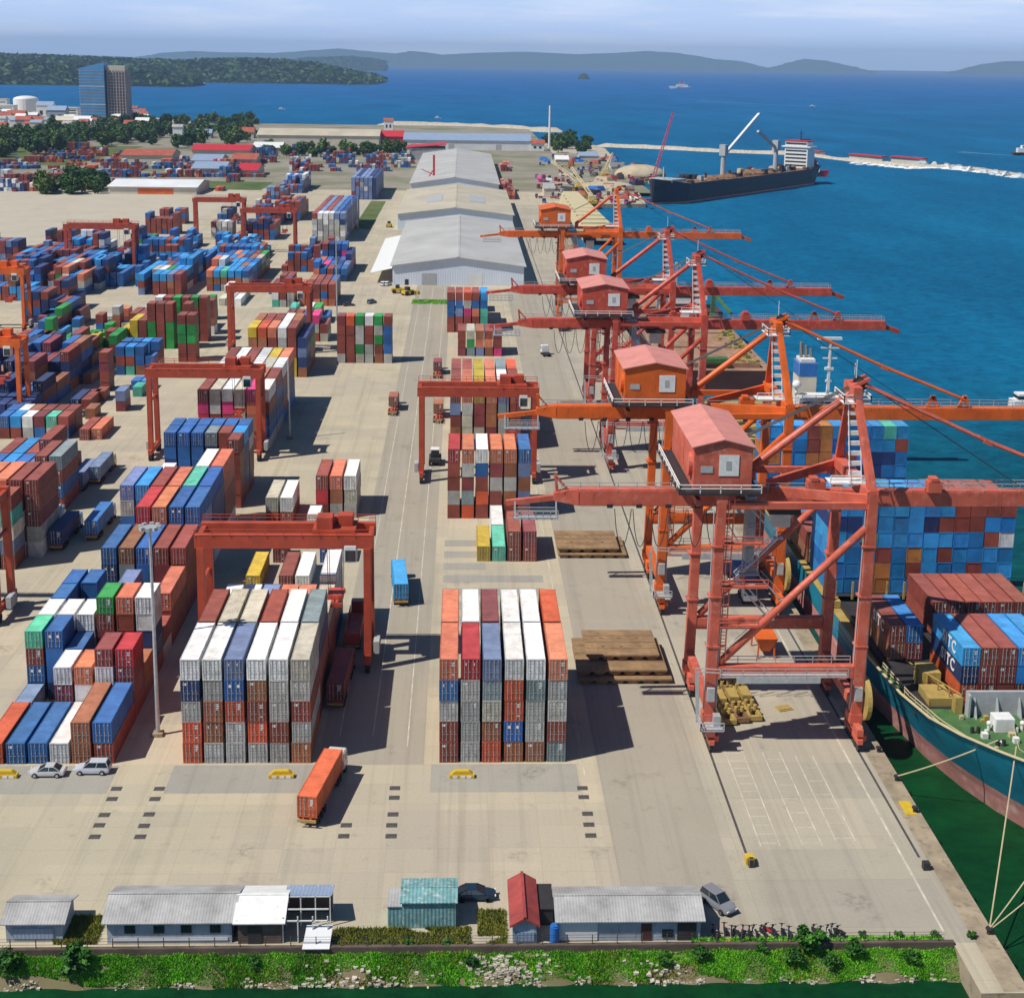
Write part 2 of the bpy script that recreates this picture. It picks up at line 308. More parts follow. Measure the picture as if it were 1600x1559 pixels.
ORD = ['first', 'second', 'third', 'fourth', 'fifth', 'sixth', 'seventh', 'eighth', 'ninth', 'tenth', 'eleventh', 'twelfth', 'thirteenth', 'fourteenth', 'fifteenth', 'sixteenth', 'seventeenth', 'eighteenth', 'nineteenth', 'twentieth']
# ------------------------------------------------------------------ setting
def sheet(name, poly, z, m, kind='structure'):
    me = bpy.data.meshes.new(name); me.from_pydata([(p[0], p[1], z) for p in poly], [], [tuple(range(len(poly)))]); me.materials.append(m)
    o = link(name, me); o['kind'] = kind; return o
def rect(name, x0, y0, x1, y1, z, m): return sheet(name, [(x0, y0), (x1, y0), (x1, y1), (x0, y1)], z, m)
EDGE = 59.5
sheet('sea_water', [(-70000, -3000), (70000, -3000), (70000, 90000), (-70000, 90000)], WATER, M['water'])
coast = [at(*p) for p in ((945, 232), (915, 222), (862, 219), (700, 214), (560, 213), (400, 206), (300, 190), (210, 181), (100, 172), (0, 166), (-150, 164))]
land = [(-45.5-1500, -39.1), (EDGE-5, -39.1), (EDGE-5, -47), (EDGE, -47), (EDGE, 752), (124, 760), (140, 1000), (150, 1180)]+[(p.x, p.y) for p in coast]+[(-1900, 2200), (-1900, -39.1)]
mb = MB(); k = len(land)
mb.add([(x, y, 0) for x, y in land]+[(x, y, -4) for x, y in land], [tuple(range(k))], 0)
mb.add([(x, y, 0) for x, y in land]+[(x, y, -4) for x, y in land], [(i, i+k, (i+1) % k+k, (i+1) % k) for i in range(k)], 1)
struct(mb.obj('quay_ground', [M['concrete'], M['quaywall']]))
# wharf apron, lanes, pads
rect('asphalt_lane', 20.6, -38.8, 33.6, 392, .004, M['asphalt'])
rect('apron_pavement', 33.6, -38.8, 56.9, 745, .004, M['apron'])
rect('coping_strip', 56.9, -46.8, EDGE-.01, 745, .006, M['quaywall'])
for x in (-34.5, -1.2, -60): rect('stack_pad', x, -7.2, x+19 if x > -50 else x+18.4, 0, .004, M['pad'])
for i in range(8):
    y = 40.5+i*6.3
    if y < 100: rect('stack_pad', -.6, y, 17.2 if i < 5 else 7, y+3.6, .004, M['pad'])
rect('yard_road', -16, 0, -2.2, 420, .004, M['asphalt'])
rect('empty_lot', -420, 520, -150, 830, .004, M['lot'])
rect('dusty_ground', -1200, 840, 140, 1290, .004, M['earth'])
rect('gravel_ground', -1700, 1290, 95, 1900, .003, M['earth'])
rect('grass_strip', -245, 830, -140, 900, .006, M['scrub'])
rect('grass_strip', -1200, 1040, -330, 1320, .005, M['scrub'])
rect('grass_strip', -58, 600, -48, 760, .006, M['scrub'])
# curved faint lane lines
def stripes(name, rects, z, m):
    b = MB()
    for x0, y0, x1, y1 in rects: b.add([(x0, y0, z), (x1, y0, z), (x1, y1, z), (x0, y1, z)], [(0, 1, 2, 3)])
    return struct(b.obj(name, m))
stripes('lane_marking', [(-13.9, 8, -13.75, 400), (-9.4, 8, -9.22, 400), (-4.6, 5, -4.45, 400), (18.6, -3, 18.75, 400)], .010, M['line'])
zr = []
for x0, ya, yb in ((38.0, -20, 4), (43.0, -20, 3), (47.2, -19, 2)):
    zr += [(x0, ya, x0+.14, yb), (x0+2.3, ya, x0+2.44, yb)]
    y = ya+.6
    while y < yb-1: zr.append((x0+.3, y, x0+2.1, y+.13)); y += 2.0 if x0 == 38 else 3.4
zr += [(54.0, -37, 54.28, 60), (53.2, 60, 53.4, 300)]
stripes('apron_marking', zr, .010, M['line'])
b = MB()
for x in (36.0, 56.1):
    b.box(x-.05, -22.6, .012, x+.05, 700, .04)
    b.add([(x-.16, -22.6, .009), (x+.16, -22.6, .009), (x+.16, 700, .009), (x-.16, 700, .009)], [(0, 1, 2, 3)])
struct(b.obj('crane_rail_track', M['plate']))
for x in (36.0,):
    b = MB(); b.box(x-.5, -24, 0, x+.5, -22.9, .9, 0); b.box(x-.3, -24.6, 0, x+.3, -24.05, 1.1, 1); o = b.obj('rail_stop', [M['yellow'], M['black']], bevel=.04)
    tag(o, 'yellow and black buffer at the end of the landward crane rail', 'buffer')
b = MB(); b.box(55.7, -25.4, 0, 56.5, -24.6, .9); o = b.obj('rail_stop', M['black'], bevel=.04); tag(o, 'black buffer at the end of the seaward crane rail', 'buffer')
# quay nose
b = MB(); b.box(EDGE-5, -48.2, -4, EDGE+.3, -46.9, -.8, 0); struct(b.obj('quay_nose', M['quaywall'], bevel=.15))
# sand spit and breakwaters
p = [at(*q) for q in ((938, 229), (1010, 236), (1120, 240), (1265, 247), (1265, 241), (1120, 233), (1000, 228), (938, 224))]
def ridge(name, pts, w, h, m, z0=WATER-.5, seg=6):
    b = MB(); P = [Vector(q) for q in pts]; n = len(P); prof = [(-1, 0), (-.55, .7), (-.2, 1), (.2, 1), (.55, .7), (1, 0)]
    vs = []
    for i, q in enumerate(P):
        d = (P[min(i+1, n-1)]-P[max(i-1, 0)]); d.z = 0; d.normalize(); a = Vector((d.y, -d.x, 0)); s = .25 if i in (0, n-1) else 1
        for u, v in prof:
            r = R.uniform(.85, 1.15); vs.append((q.x+a.x*u*w*r*s, q.y+a.y*u*w*r*s, z0+v*h*R.uniform(.8, 1.2)*s))
    K = len(prof); fs = [(i*K+j, i*K+j+1, (i+1)*K+j+1, (i+1)*K+j) for i in range(n-1) for j in range(K-1)]
    return b.add(vs, fs).obj(name, m, smooth=True)
def lerp_px(pts, n):
    o = []
    for (a, b) in zip(pts, pts[1:]):
        for i in range(n): t = i/n; o.append((a[0]*(1-t)+b[0]*t, a[1]*(1-t)+b[1]*t))
    return o+[pts[-1]]
struct(ridge('sand_spit', [at(*q, WATER) for q in lerp_px([(930, 229), (1010, 232), (1130, 238), (1262, 243)], 5)], 8, 4.0, M['stone']))
struct(ridge('stone_breakwater', [at(*q, WATER) for q in lerp_px([(590, 196), (700, 198), (800, 203), (880, 207)], 6)], 20, 6, M['stone']))
struct(ridge('reef_breakwater', [at(*q, WATER) for q in lerp_px([(1258, 243), (1330, 252), (1420, 260), (1500, 263), (1620, 279)], 9)], 6, 3.0, M['stone']))
# hills and islands: ridges of real length, height and depth
def hills(name, prof, dist, depth, m, rough=.16, seed=1, trees=0):
    """prof: (px, py of the crest).  Crest stands at distance dist, the hill falls to the water before and behind."""
    rr = random.Random(seed); P = lerp_px(prof, 8); V = []; rows = [(-1, 0), (-.75, .32), (-.5, .62), (-.22, .9), (0, 1), (.3, .86), (.65, .5), (1, 0)]
    for px, py in P:
        c = at_y(px, py, dist); hgt = max(c.z-WATER, 1)
        for u, v in rows:
            hh = hgt*v*(1+rr.uniform(-rough, rough) if 0 < v < 1 else 1)
            V.append((c.x+rr.uniform(-.1, .1)*depth*.3, dist+depth*u+rr.uniform(-.06, .06)*depth, WATER-1+hh))
    K = len(rows); n = len(P)
    F = [(i*K+j, i*K+j+1, (i+1)*K+j+1, (i+1)*K+j) for i in range(n-1) for j in range(K-1)]
    o = MB().add(V, F).obj(name, m, smooth=True)
    if trees:   # the forest on the seaward slope: leaf clumps of tree size
        vs = []; fs = []
        for _ in range(trees):
            i = rr.randrange(n-1); j = rr.choice((0, 1, 2, 3, 3, 4)); u, v = rr.random(), rr.random()
            a, b_, c_, d_ = (Vector(V[q]) for q in F[i*(K-1)+j]); p = (a*(1-u)+b_*u)*(1-v)+(d_*(1-u)+c_*u)*v
            if p.z < WATER+2: continue
            r = rr.uniform(9, 22)
            for k in range(3):
                q = p+Vector((rr.uniform(-r, r), rr.uniform(-r, r), rr.uniform(0, r*.7))); aa = Vector((rr.gauss(0, 1), rr.gauss(0, .4), rr.gauss(0, .5))).normalized()*r*.8; bb = Vector((rr.gauss(0, .4), rr.gauss(0, .6), 1)).normalized()*r*.55
                o_ = len(vs); vs += [tuple(q-aa), tuple(q+bb), tuple(q+aa), tuple(q-bb*.5)]; fs.append((o_, o_+1, o_+2, o_+3))
        me = bpy.data.meshes.new('hill_forest'); me.from_pydata(vs, [], fs); me.materials.append(M['leaf']); tag(link('hill_forest', me), kind='stuff')
    return struct(o)
hills('wooded_peninsula_hills', [(-400, 96), (-120, 90), (20, 90), (110, 93), (200, 97), (300, 100), (330, 98), (420, 97), (500, 105), (560, 118), (596, 127)], 6300, 700, M['hill'], .12, 3, 9000)
hills('wooded_headland_hills', [(-300, 98), (-60, 104), (60, 106), (180, 114), (260, 122), (304, 130)], 4900, 250, M['hill'], .12, 4, 5000)
struct(ridge('sandy_beach', [at(*q, WATER) for q in lerp_px([(298, 130), (350, 127), (410, 127)], 4)], 60, 6, M['sand']))
far = [[(200, 92), (250, 83), (300, 80), (350, 82), (430, 83), (500, 78), (530, 76), (570, 80), (620, 84), (640, 80), (665, 82), (690, 86), (740, 83), (820, 81), (900, 85), (960, 83), (1010, 80), (1060, 83), (1120, 93), (1160, 96), (1200, 107)],
       [(1195, 108), (1225, 101), (1255, 92), (1290, 95), (1330, 104), (1350, 110)], [(1500, 112), (1530, 101), (1570, 96), (1640, 95), (1760, 99)], [(-200, 82), (0, 84), (120, 86), (220, 90)]]
for i, f in enumerate(far): hills('distant_island_hills', f, 30000+i*400, 1400, M['hill'], .08, 10+i)
hills('near_island_hills', [(440, 100), (470, 93), (540, 90), (580, 93), (602, 98)], 15000, 600, M['hill'], .1, 20, 3000)
o = hills('islet_hills', [(902, 124), (906, 117), (912, 114), (918, 117), (922, 124)], 9160, 30, M['hill'], .1, 21)
# the air
b = MB(); b.box(-26000, -400, WATER-1, 26000, 33500, 520)
hz = b.obj('haze', None) if False else None
hm = bpy.data.materials.new('sea_haze'); hm.use_nodes = True; t = hm.node_tree; t.nodes.clear()
ho = t.nodes.new('ShaderNodeOutputMaterial'); pv = t.nodes.new('ShaderNodeVolumePrincipled'); pv.inputs['Color'].default_value = (.44, .66, 1, 1); pv.inputs['Density'].default_value = 5.2e-5; pv.inputs['Anisotropy'].default_value = 0
t.links.new(pv.outputs[0], ho.inputs['Volume'])
HAZE = True
if HAZE: tag(b.obj('haze', hm), kind='stuff')
# ------------------------------------------------------------------ containers
PAL = {'r': ((.27, .062, .042), 'rust red'), 'o': ((.62, .10, .035), 'orange red'), 'n': ((.33, .125, .062), 'brown'), 'm': ((.235, .05, .055), 'maroon'), 's': ((.62, .19, .10), 'salmon orange'),
       'b': ((.025, .125, .37), 'blue'), 'd': ((.018, .042, .15), 'navy blue'), 'l': ((.03, .27, .62), 'sky blue'), 'p': ((.17, .235, .42), 'slate blue'), 'w': ((.74, .745, .74), 'white'),
       'g': ((.42, .42, .40), 'light grey'), 'c': ((.52, .49, .40), 'cream grey'), 't': ((.09, .46, .34), 'mint green'), 'e': ((.025, .28, .06), 'green'), 'y': ((.52, .38, .03), 'mustard yellow'),
       'B': ((.02, .19, .50), 'bright blue'), 'N': ((.45, .165, .045), 'orange brown'), 'k': ((.66, .045, .2), 'pink'), 'h': ((.22, .29, .31), 'grey blue'), 'x': ((.46, .03, .035), 'crimson')}
CONT = []      # dicts
RC = random.Random(11)
CW = 2.44; PITCH = 2.83
def block(desc, x0, y0, rows, pitch=PITCH, z0=0., fill='rrmnbgw'):
    """rows: (dy, length in feet, height, 'columns bottom to top')"""
    for ri, (dy, L, h, cols) in enumerate(rows):
        cs = cols.split()
        for ci, c in enumerate(cs):
            for ti, ch in enumerate(c):
                if ch == '-': continue
                hid = ch == '.'
                if hid: ch = RC.choice(fill)
                CONT.append(dict(desc=desc, x=x0+ci*pitch+CW/2+RC.uniform(-.05, .05), y=y0+dy+RC.uniform(-.06, .06), z=z0+ti*h, L=12.19 if L == 40 else 6.06, h=h, c=ch, row=ri, nrow=len(rows), col=ci, ncol=len(cs), tier=ti, nt=len(c), rz=0., single=len(c.strip('-')) == 1 and len(cs) == 1 and len(rows) == 1))
def zone(desc, px, py, ncol, nbay, tmax, pal, tmin=0, seed=0, L=40, h=2.75, gap=12.6, pz=0):
    rr = random.Random(seed); p = at(px, py, pz); rows = []
    for bi in range(nbay):
        cols = []
        base = rr.randint(max(tmin, 1), tmax)
        for ci in range(ncol):
            t = max(tmin, min(tmax, base+rr.choice((-1, 0, 0, 0, 1, -2))))
            cols.append(''.join(rr.choice(pal) for _ in range(t)) or '-')
        rows.append((bi*gap, L, h, ' '.join(cols)))
    block(desc, p.x, p.y, rows)
A = 'the stack under the near gantry'
block(A, -33.5, .5, [(0, 40, 2.9, 'oogdw gnngw ggobp gornw grggw ngrgc'), (12.6, 40, 2.9, '....r ....c ....c ....r ....w .rrdh'), (25.2, 40, 2.6, '...w ...w ...p ...s ...s ...c'), (37.8, 40, 2.9, '- - - - - .ngw')])
B = 'the stack beside the hatch covers'
block(B, -.2, .5, [(0, 40, 2.9, 'rrgbs ggggx onchp nboow ngghw hrggs'), (12.6, 40, 2.9, '....s ....w ....m ....w ....w ....o')])
block('the low stack on the grey pads', -.2, 76.4, [(0, 40, 2.9, '- - y t rr rm'), (12.6, 40, 2.9, '- - - w - -')])
block('the stack under the near crane tail', -.2, 101.3, [(0, 40, 2.9, 'rgrrx ohmgs rorbw rrgms rngns rpnpb')])
block('the stack by the roadside gantry', -.2, 151.7, [(0, 40, 2.9, 'rnrpr cccgs dcmmy mmnns rgghp rrrro'), (12.6, 40, 2.9, '....r ....s ....y ....s ....w ....r'), (25.2, 40, 2.9, '....r ....r ....y ....s ....h ....o')])
block('the low stack beyond the second quayside gantry', 1.2, 261.5, [(0, 40, 2.7, 'mrr hec psn nsr krm')])
block('the tall stack facing the white warehouse', -2.6, 301, [(0, 40, 2.75, 'rrbbr mrpbr crkgo grsbr pttbl'), (12.6, 40, 2.75, '...r ...r ...n ...r ...b'), (25.2, 40, 2.75, '..r ..b ..r ..m ..r'), (40, 40, 2.75, '.r .m .r .b .r')])
L = 'the block beside the lamp mast'
block(L, -59.1, .5, [(0, 40, 2.9, 'o b b w nn rb'), (12.6, 20, 2.6, 'p - .mw .ws .rwm .mmx'), (18.9, 20, 2.6, 'dbrt dbbb ddb . . nn'), (25.2, 20, 2.6, '...w ...w ...w ...re ..rrs rddww'),
     (31.5, 20, 2.6, '...b . . . .. .r'), (37.8, 20, 2.6, '...b ...b . ...p .. -'), (37.8, 40, 2.9, '- - - - - rrs'), (50.4, 40, 2.9, '- .ddb .dhn .dbb .rmr .rrr')])
block('the blue block behind the mast', -59.1, 63.5, [(0, 40, 2.9, '- - .rmrx .rrrs .pgbb .ddpb'), (12.6, 40, 2.9, '.bbgp ..bbl ....r ....s ....t .dddb'), (25.2, 40, 2.9, '. ...w .. .. ....w .rrrs'), (44.1, 20, 2.9, '. . . - - rrrrr'),
     (50.4, 20, 2.85, '..dbb ..bbb ..bbb ..bdh ..mrr ..ddl'), (56.7, 20, 2.85, '....b ....b ....b ....b ....b ....b')])
block('the pink and white block', -59.1, 151.7, [(0, 40, 2.9, '.rxkr .rrgc .rrkw .ccgc .nnsk .bdrw'), (12.6, 40, 2.9, '....p ....r ....s ....w ....s .bdbr'), (25.2, 40, 2.9, '....w ....w ....r ....w ....c .rdrw'), (37.8, 40, 2.9, '....r ....w ....r ....w ....y .ddrs')])
block('the yellow cornered stack', -59.1, 230, [(0, 40, 2.9, 'nnnny rhhno rggrs gcggw yyrrr .dpd'), (12.6, 40, 2.9, '...nn ...rr ...rr ...rw ...rn ..ed')])
block('the short stack behind the third gantry', -58, 283, [(0, 40, 2.9, '- rrr mmr grb rgk cr')])
block('the pair of stacks behind the near gantry', -35.9, 96.5, [(0, 40, 2.9, 'rc rw')])
block('the small stacks beside the road behind the gantry', -26.6, 101.8, [(0, 40, 2.9, 'rxr gns gcw')])
p = at(480, 826); block('the small stacks beside the road behind the gantry', p.x, p.y, [(0, 20, 2.9, 'w')])
p = at(384, 899, 2.8); block('the loose row behind the near gantry stack', p.x, p.y, [(0, 40, 2.8, 'y - r w - -'), (14, 20, 2.8, '- r - - b w')])
block('the tall short-boxed stack on the road', -35.4, 250, [(0, 20, 2.9, 'grrrm rrrro cegge ggrrw nrege gbbbr')])
p = at(24, 890); x = p.x-CW
block('the red block at the left edge', x-PITCH*2, p.y, [(0, 20, 2.75, '....r ....r rpctr'), (6.4, 40, 2.95, '....s ....s ....r'), (6.5, 40, 2.95, '- - - ....r')])
p = at(100, 799); x = p.x-CW
block('the block behind the red block', x-PITCH*5, p.y, [(0, 40, 2.9, '..b ..l ..b .bp rerr rbrh'), (12.6, 40, 2.9, '..r ..l ..r ...r .. .')])
p = at(108, 686); x = p.x-CW
block('the low four-wide row at left', x-PITCH*5, p.y, [(0, 20, 2.8, '.b .l gw bm ct br'), (6.5, 20, 2.8, 'rb ew rn br rr rr')])
for (px, py, c, d, Lf) in ((124, 688, 'r', 'the pair lying on open ground', 40), (143, 687, 's', 'the pair lying on open ground', 40), (133, 655, 'n', 'open ground behind the pair', 20), (181, 643, 'mp', 'open ground beside the second yard gantry', 20),
                           (149, 627, 'r', 'open ground near the lone rust box', 20), (52, 640, 'y', 'open ground below the orange gantry leg', 40), (80, 622, 'r', 'the ground behind the yellow box', 40), (208, 620, 't', 'open ground beside the second yard gantry', 20)):
    p = at(px, py); block(d, p.x, p.y, [(0, Lf, 2.75, c)])
zone('the rows under the orange gantry', -60, 665, 6, 5, 4, 'brddmbn', 2, 1)
zone('the rows behind the orange gantry', 42, 610, 4, 3, 4, 'brrdml', 1, 2)
zone('the scattered green and rust rows', 75, 590, 4, 3, 3, 'eerrwgb', 0, 3, 20)
zone('the scattered green and rust rows', 142, 566, 3, 4, 3, 'eeerwy', 1, 5, 20, gap=7)
p = at(182, 586); block('the blue cluster between green stacks', p.x, p.y, [(0, 20, 2.8, 'brb trl .bb bb'), (8, 20, 2.8, '..b .bb .ll .rb')])
p = at(157, 612); block('the lone rust tower', p.x, p.y, [(0, 20, 2.75, 'rrmr')])
p = at(232, 545); block('the green based rust topped stacks', p.x, p.y, [(0, 20, 2.9, 'reerr rrrrr eeerr - .eerr'), (12, 20, 2.9, '...rw ..rrr .reee ..rrr ..ere .rrrr'), (24, 20, 2.9, '...r ...w ...r ...r ...e ..rr')])
p = at(279, 566); block('the green based rust topped stacks', p.x, p.y, [(0, 20, 2.9, 'rreer rreer')])
zone('the rows at the far side of the green stacks', 150, 517, 6, 2, 3, 'rsnbgr', 1, 7, 20)
p = at(76, 461); block('the mixed far gantry block', p.x, p.y, [(0, 40, 2.75, 'ewr ther dgws rbl bgs'), (12.6, 40, 2.75, '..mr ..rl ...c .dbr .es .dd'), (25, 40, 2.75, '...b ...r ..l ...b .ebl ..r'), (37.8, 40, 2.75, '..d ...b ...b ...l ..b .b'), (50.4, 40, 2.75, '..b ..d ..r ..b ..l')])
zone('the rows left of the gantry', -20, 470, 6, 6, 4, 'brdlmnb', 2, 8)
zone('the row left of the far red gantry', -40, 415, 7, 1, 5, 'mpdrm', 4, 9)
p = at(216, 461); block('the sky blue gantry block', p.x, p.y, [(0, 40, 2.75, 'prl - rrl rrl rnp .rm'), (12.6, 40, 2.75, '.rl .bg .bw .be .ll .dl'), (25, 40, 2.75, '..l ..l ..r ..b ..ll .ddl'), (37.8, 40, 2.75, '. .l ..d .rl .ll ..ll'), (50.4, 40, 2.75, '.. ..b ..l ..d ..l ..l')])
p = at(323, 455); block('the sky blue block with one mint box', p.x, p.y, [(0, 40, 2.75, 'rns bnl .nt .rl .nl ..b'), (12.6, 40, 2.75, '...s ...w .rl .rl ..n .bl'), (25.2, 40, 2.75, '..r ..r ..l ..l ..b .db'), (37.8, 40, 2.75, '..b ..l ..s ..d .bn .ec'), (50.4, 40, 2.75, '..b ..s ..l ..b ..r .ge')])
zone('the white and pink row by the tall pole', 452, 505, 5, 1, 3, 'wcebtk', 1, 12)
zone('the white and pink row by the tall pole', 466, 478, 5, 2, 3, 'rsrnb', 2, 13)
zone('the white and pink row by the tall pole', 490, 440, 5, 4, 4, 'bdksbpbrdb', 2, 14)
p = at(488, 378); block('the long grey fronted block', p.x, p.y, [(0, 40, 2.9, 'ggwgr gwggw gggww cgggw wgcgp gwgdp')]+[(12.6*i, 40, 2.9, '....r ....p ....r ....p ....b .dddd') for i in range(1, 8)])
p = at(549, 312); block('the violet blue block', p.x, p.y, [(0, 40, 2.9, 'pmppp pppmp pppgp ppwpp ppppp ddddd')]+[(12.6*i, 40, 2.9, '....p ....d ....p ....p ....d ddddd') for i in range(1, 7)])
zone('the row beside the long navy block', 430, 345, 5, 4, 4, 'rbrdr', 3, 17)
zone('the row beside the long navy block', 440, 302, 5, 5, 4, 'mpbrw', 2, 18)
zone('the short red block on the empty lot', 228, 366, 6, 1, 4, 'rrrbr', 3, 19)
zone('the grey stack between the far gantries', 330, 372, 4, 1, 4, 'gcwgr', 3, 20)
zone('the blue and rust stack in the far gantry', 378, 375, 6, 2, 4, 'rbddr', 3, 22)
zone('the red row past the third warehouse', 786, 312, 3, 6, 3, 'rrsr', 2, 23)
zone('the red row past the third warehouse', 783, 268, 3, 5, 2, 'rrsb', 1, 24)
zone('the purple row by the far wharf', 842, 285, 2, 3, 2, 'kmp', 1, 25)
zone('the scattered green and rust rows', 62, 545, 4, 2, 3, 'eerrwb', 1, 31, 20, gap=7); zone('the rows behind the orange gantry', 28, 540, 4, 3, 4, 'brdmle', 1, 32)
zone('the rows behind the orange gantry', 98, 600, 3, 2, 2, 'rbldn', 1, 33); zone('the rows at the far side of the green stacks', 40, 505, 4, 3, 4, 'brdmdw', 2, 34)
zone('the sky blue rows under the far red gantries', 230, 402, 6, 4, 3, 'llbdbr', 1, 35); zone('the sky blue rows under the far red gantries', 330, 398, 6, 4, 3, 'llbrdg', 1, 36)
zone('the rows left of the gantry', 95, 408, 6, 3, 4, 'bdrlwr', 1, 37); zone('the rows left of the gantry', 20, 430, 5, 4, 3, 'rbldrn', 1, 38); zone('the row left of the far red gantry', 60, 392, 5, 2, 3, 'mpdrb', 1, 39)
zone('the white and pink row by the tall pole', 425, 480, 3, 2, 2, 'wrgct', 1, 40); zone('the short red block on the empty lot', 205, 392, 3, 2, 4, 'blbde', 2, 41); zone('the rows at the far side of the green stacks', 342, 478, 3, 2, 2, 'wgceb', 1, 42)
zone('the row beside the long navy block', 395, 330, 5, 2, 3, 'rbrmg', 1, 43); zone('the row beside the long navy block', 452, 268, 5, 3, 3, 'rrmbw', 1, 44); zone('the violet blue block', 560, 268, 5, 3, 2, 'pdgrw', 1, 45)
for i, (px, py, n, bays, t, pal) in enumerate(((212, 448, 1, 4, 3, 'lbb'), (305, 440, 1, 3, 3, 'rlb'), (150, 448, 4, 5, 4, 'dbrlb'), (240, 425, 6, 5, 4, 'llbbr'), (335, 420, 6, 5, 4, 'lblrb'), (120, 425, 5, 4, 4, 'brdw'), (0, 450, 5, 3, 4, 'rrbd'), (-30, 600, 5, 3, 4, 'brdb'),
        (20, 585, 4, 2, 3, 'rrme'), (120, 545, 4, 2, 3, 'eerwg'), (190, 540, 3, 2, 3, 'eryr'), (60, 520, 4, 2, 3, 'rebm'), (205, 610, 2, 1, 2, 'lb'), (110, 640, 2, 1, 2, 'rd'), (0, 600, 3, 2, 4, 'brm'), (300, 500, 3, 1, 3, 'ewr'), (262, 516, 5, 1, 4, 'rrer'), (420, 460, 3, 2, 2, 'wcrb'), (440, 425, 5, 3, 3, 'rbmrw'), (470, 405, 5, 2, 3, 'bdpr'), (250, 350, 5, 1, 3, 'rrb'), (340, 350, 4, 2, 3, 'rgbd'), (400, 352, 5, 2, 4, 'rbrd'), (410, 312, 5, 3, 3, 'rmbp'), (30, 405, 6, 1, 4, 'mpd'))):
    zone('the packed landward rows', px, py, n, bays, t, pal, 1, 300+i, 40 if i % 3 else 20)
# far lorry park and storage yards
rr = random.Random(77); k = 100
for py in (236, 240, 244, 249, 254, 259, 264, 270, 277, 284, 292, 299):
    px = -20+rr.uniform(0, 20)
    while px < 430:
        w = rr.randint(3, 9); k += 1
        ok = not (px < 60 and py < 252) and not (60 < px < 170 and py > 286) and not (165 < px < 320 and py > 279) and px < 335+(300-py)*1.8 and not (185 < px+20 < 275 and py < 256) and not (285 < px+20 < 405 and py < 252)
        if ok and rr.random() < .9: zone('the far lorry park', px, py, w, 1, rr.choice((1, 1, 2, 2, 3)), rr.choice(('rrmb', 'bdpr', 'rwbg', 'rsmo', 'bpdw', 'rrrm')), 0, k, rr.choice((20, 40)))
        px += w*PITCH*1.62+rr.uniform(1, 12)
for py in (238, 242, 246, 250, 256, 262, 268):
    px = 452
    while px < 640:
        w = rr.randint(3, 6); k += 1
        if rr.random() < .7: zone('the yard before the port sheds', px, py, w, 1, rr.choice((1, 2, 3)), rr.choice(('rrmb', 'bdpr', 'rwbg', 'mrpb')), 0, k, 40)
        px += w*PITCH*1.6+rr.uniform(6, 26)
# ---- on the teal ship
SX = 61.9
SB = 'the deck wall aft of the foremast'
block('the tall ship stack behind the near boom', SX+.4, 45, [(0, 40, 2.6, 'BBlldl BBBBdl NNByBl NNrlll lBBlBl BrNlll Bllldl BBrlrl lBBlrr BrBBrr lBlrBr BlBwBr')], pitch=2.5, z0=6.2)
block('the far ship stack under the second boom', SX+.4, 93, [(0, 40, 2.6, 'BlBNll BBlBBB BBBlBl rNNNrr dBBNNN BrdBBl dBlrBB BddlBB lBddlB dBBdlt lBlBrl')], pitch=2.5, z0=6.2)
block('the middle ship bays', SX+.4, 59.5, [(0, 40, 2.6, '.. .. .. .. .. .. .. .. .. .. .. ..'), (15, 40, 2.6, '. . . . . . . . . . .')], pitch=2.5, z0=6.2, fill='Blrbn')
block('the inboard ship row at the bow', SX+11.4, 27, [(0, 40, 2.6, '.r .r .r .r .r .r')], pitch=2.5, z0=6.6, fill='rm')
block('the ship stack with white lettering', 69.9, 5.1, [(0, 40, 2.6, 'odl rrr rrr rBl rBl')], pitch=2.55, z0=6.2)
block('the small ship stack beside the bulwark', 64.2, 18.6, [(0, 40, 2.6, 'nr mB')], pitch=2.55, z0=6.3)
# ---- chosen by how large they show: paint a coarse picture of all boxes, far to near
def corners(c):
    hx, L, h = CW/2, c['L'], c['h']; ca, sa = math.cos(c['rz']), math.sin(c['rz'])
    return [(c['x']+ca*u-sa*v, c['y']+sa*u+ca*v, c['z']+w) for u, v, w in ((-hx, 0, 0), (hx, 0, 0), (hx, L, 0), (-hx, L, 0), (-hx, 0, h), (hx, 0, h), (hx, L, h), (-hx, L, h))]
def hull2(p):
    p = sorted(set(map(tuple, np.round(p, 3).tolist())))
    def half(q):
        o = []
        for a in q:
            while len(o) > 1 and (o[-1][0]-o[-2][0])*(a[1]-o[-2][1])-(o[-1][1]-o[-2][1])*(a[0]-o[-2][0]) <= 0: o.pop()
            o.append(a)
        return o
    a = half(p); b = half(p[::-1]); return a[:-1]+b[:-1]
def visible_pixels():
    Wd, Hd = 1600, 1559; buf = np.full((Hd, Wd), -1, np.int32)
    order = sorted(range(len(CONT)), key=lambda i: -(CONT[i]['y']*1.0+CONT[i]['L']*.5-CONT[i]['z']*.3))
    for i in order:
        u, v, Z = proj(corners(CONT[i])); H = hull2(np.stack([u, v], -1))
        x0, x1 = max(0, int(min(u))), min(Wd, int(max(u))+2); y0, y1 = max(0, int(min(v))), min(Hd, int(max(v))+2)
        if x1 <= x0 or y1 <= y0: continue
        X, Y = np.meshgrid(np.arange(x0, x1)+.5, np.arange(y0, y1)+.5); ins = np.ones(X.shape, bool)
        for (ax, ay), (bx, by) in zip(H, H[1:]+H[:1]): ins &= ((bx-ax)*(Y-ay)-(by-ay)*(X-ax)) >= 0
        buf[y0:y1, x0:x1][ins] = i
    ids, n = np.unique(buf, return_counts=True); return {int(a): int(b) for a, b in zip(ids, n) if a >= 0}
VIS = visible_pixels()
CHOSEN = sorted(VIS, key=lambda i: -VIS[i])[:296]
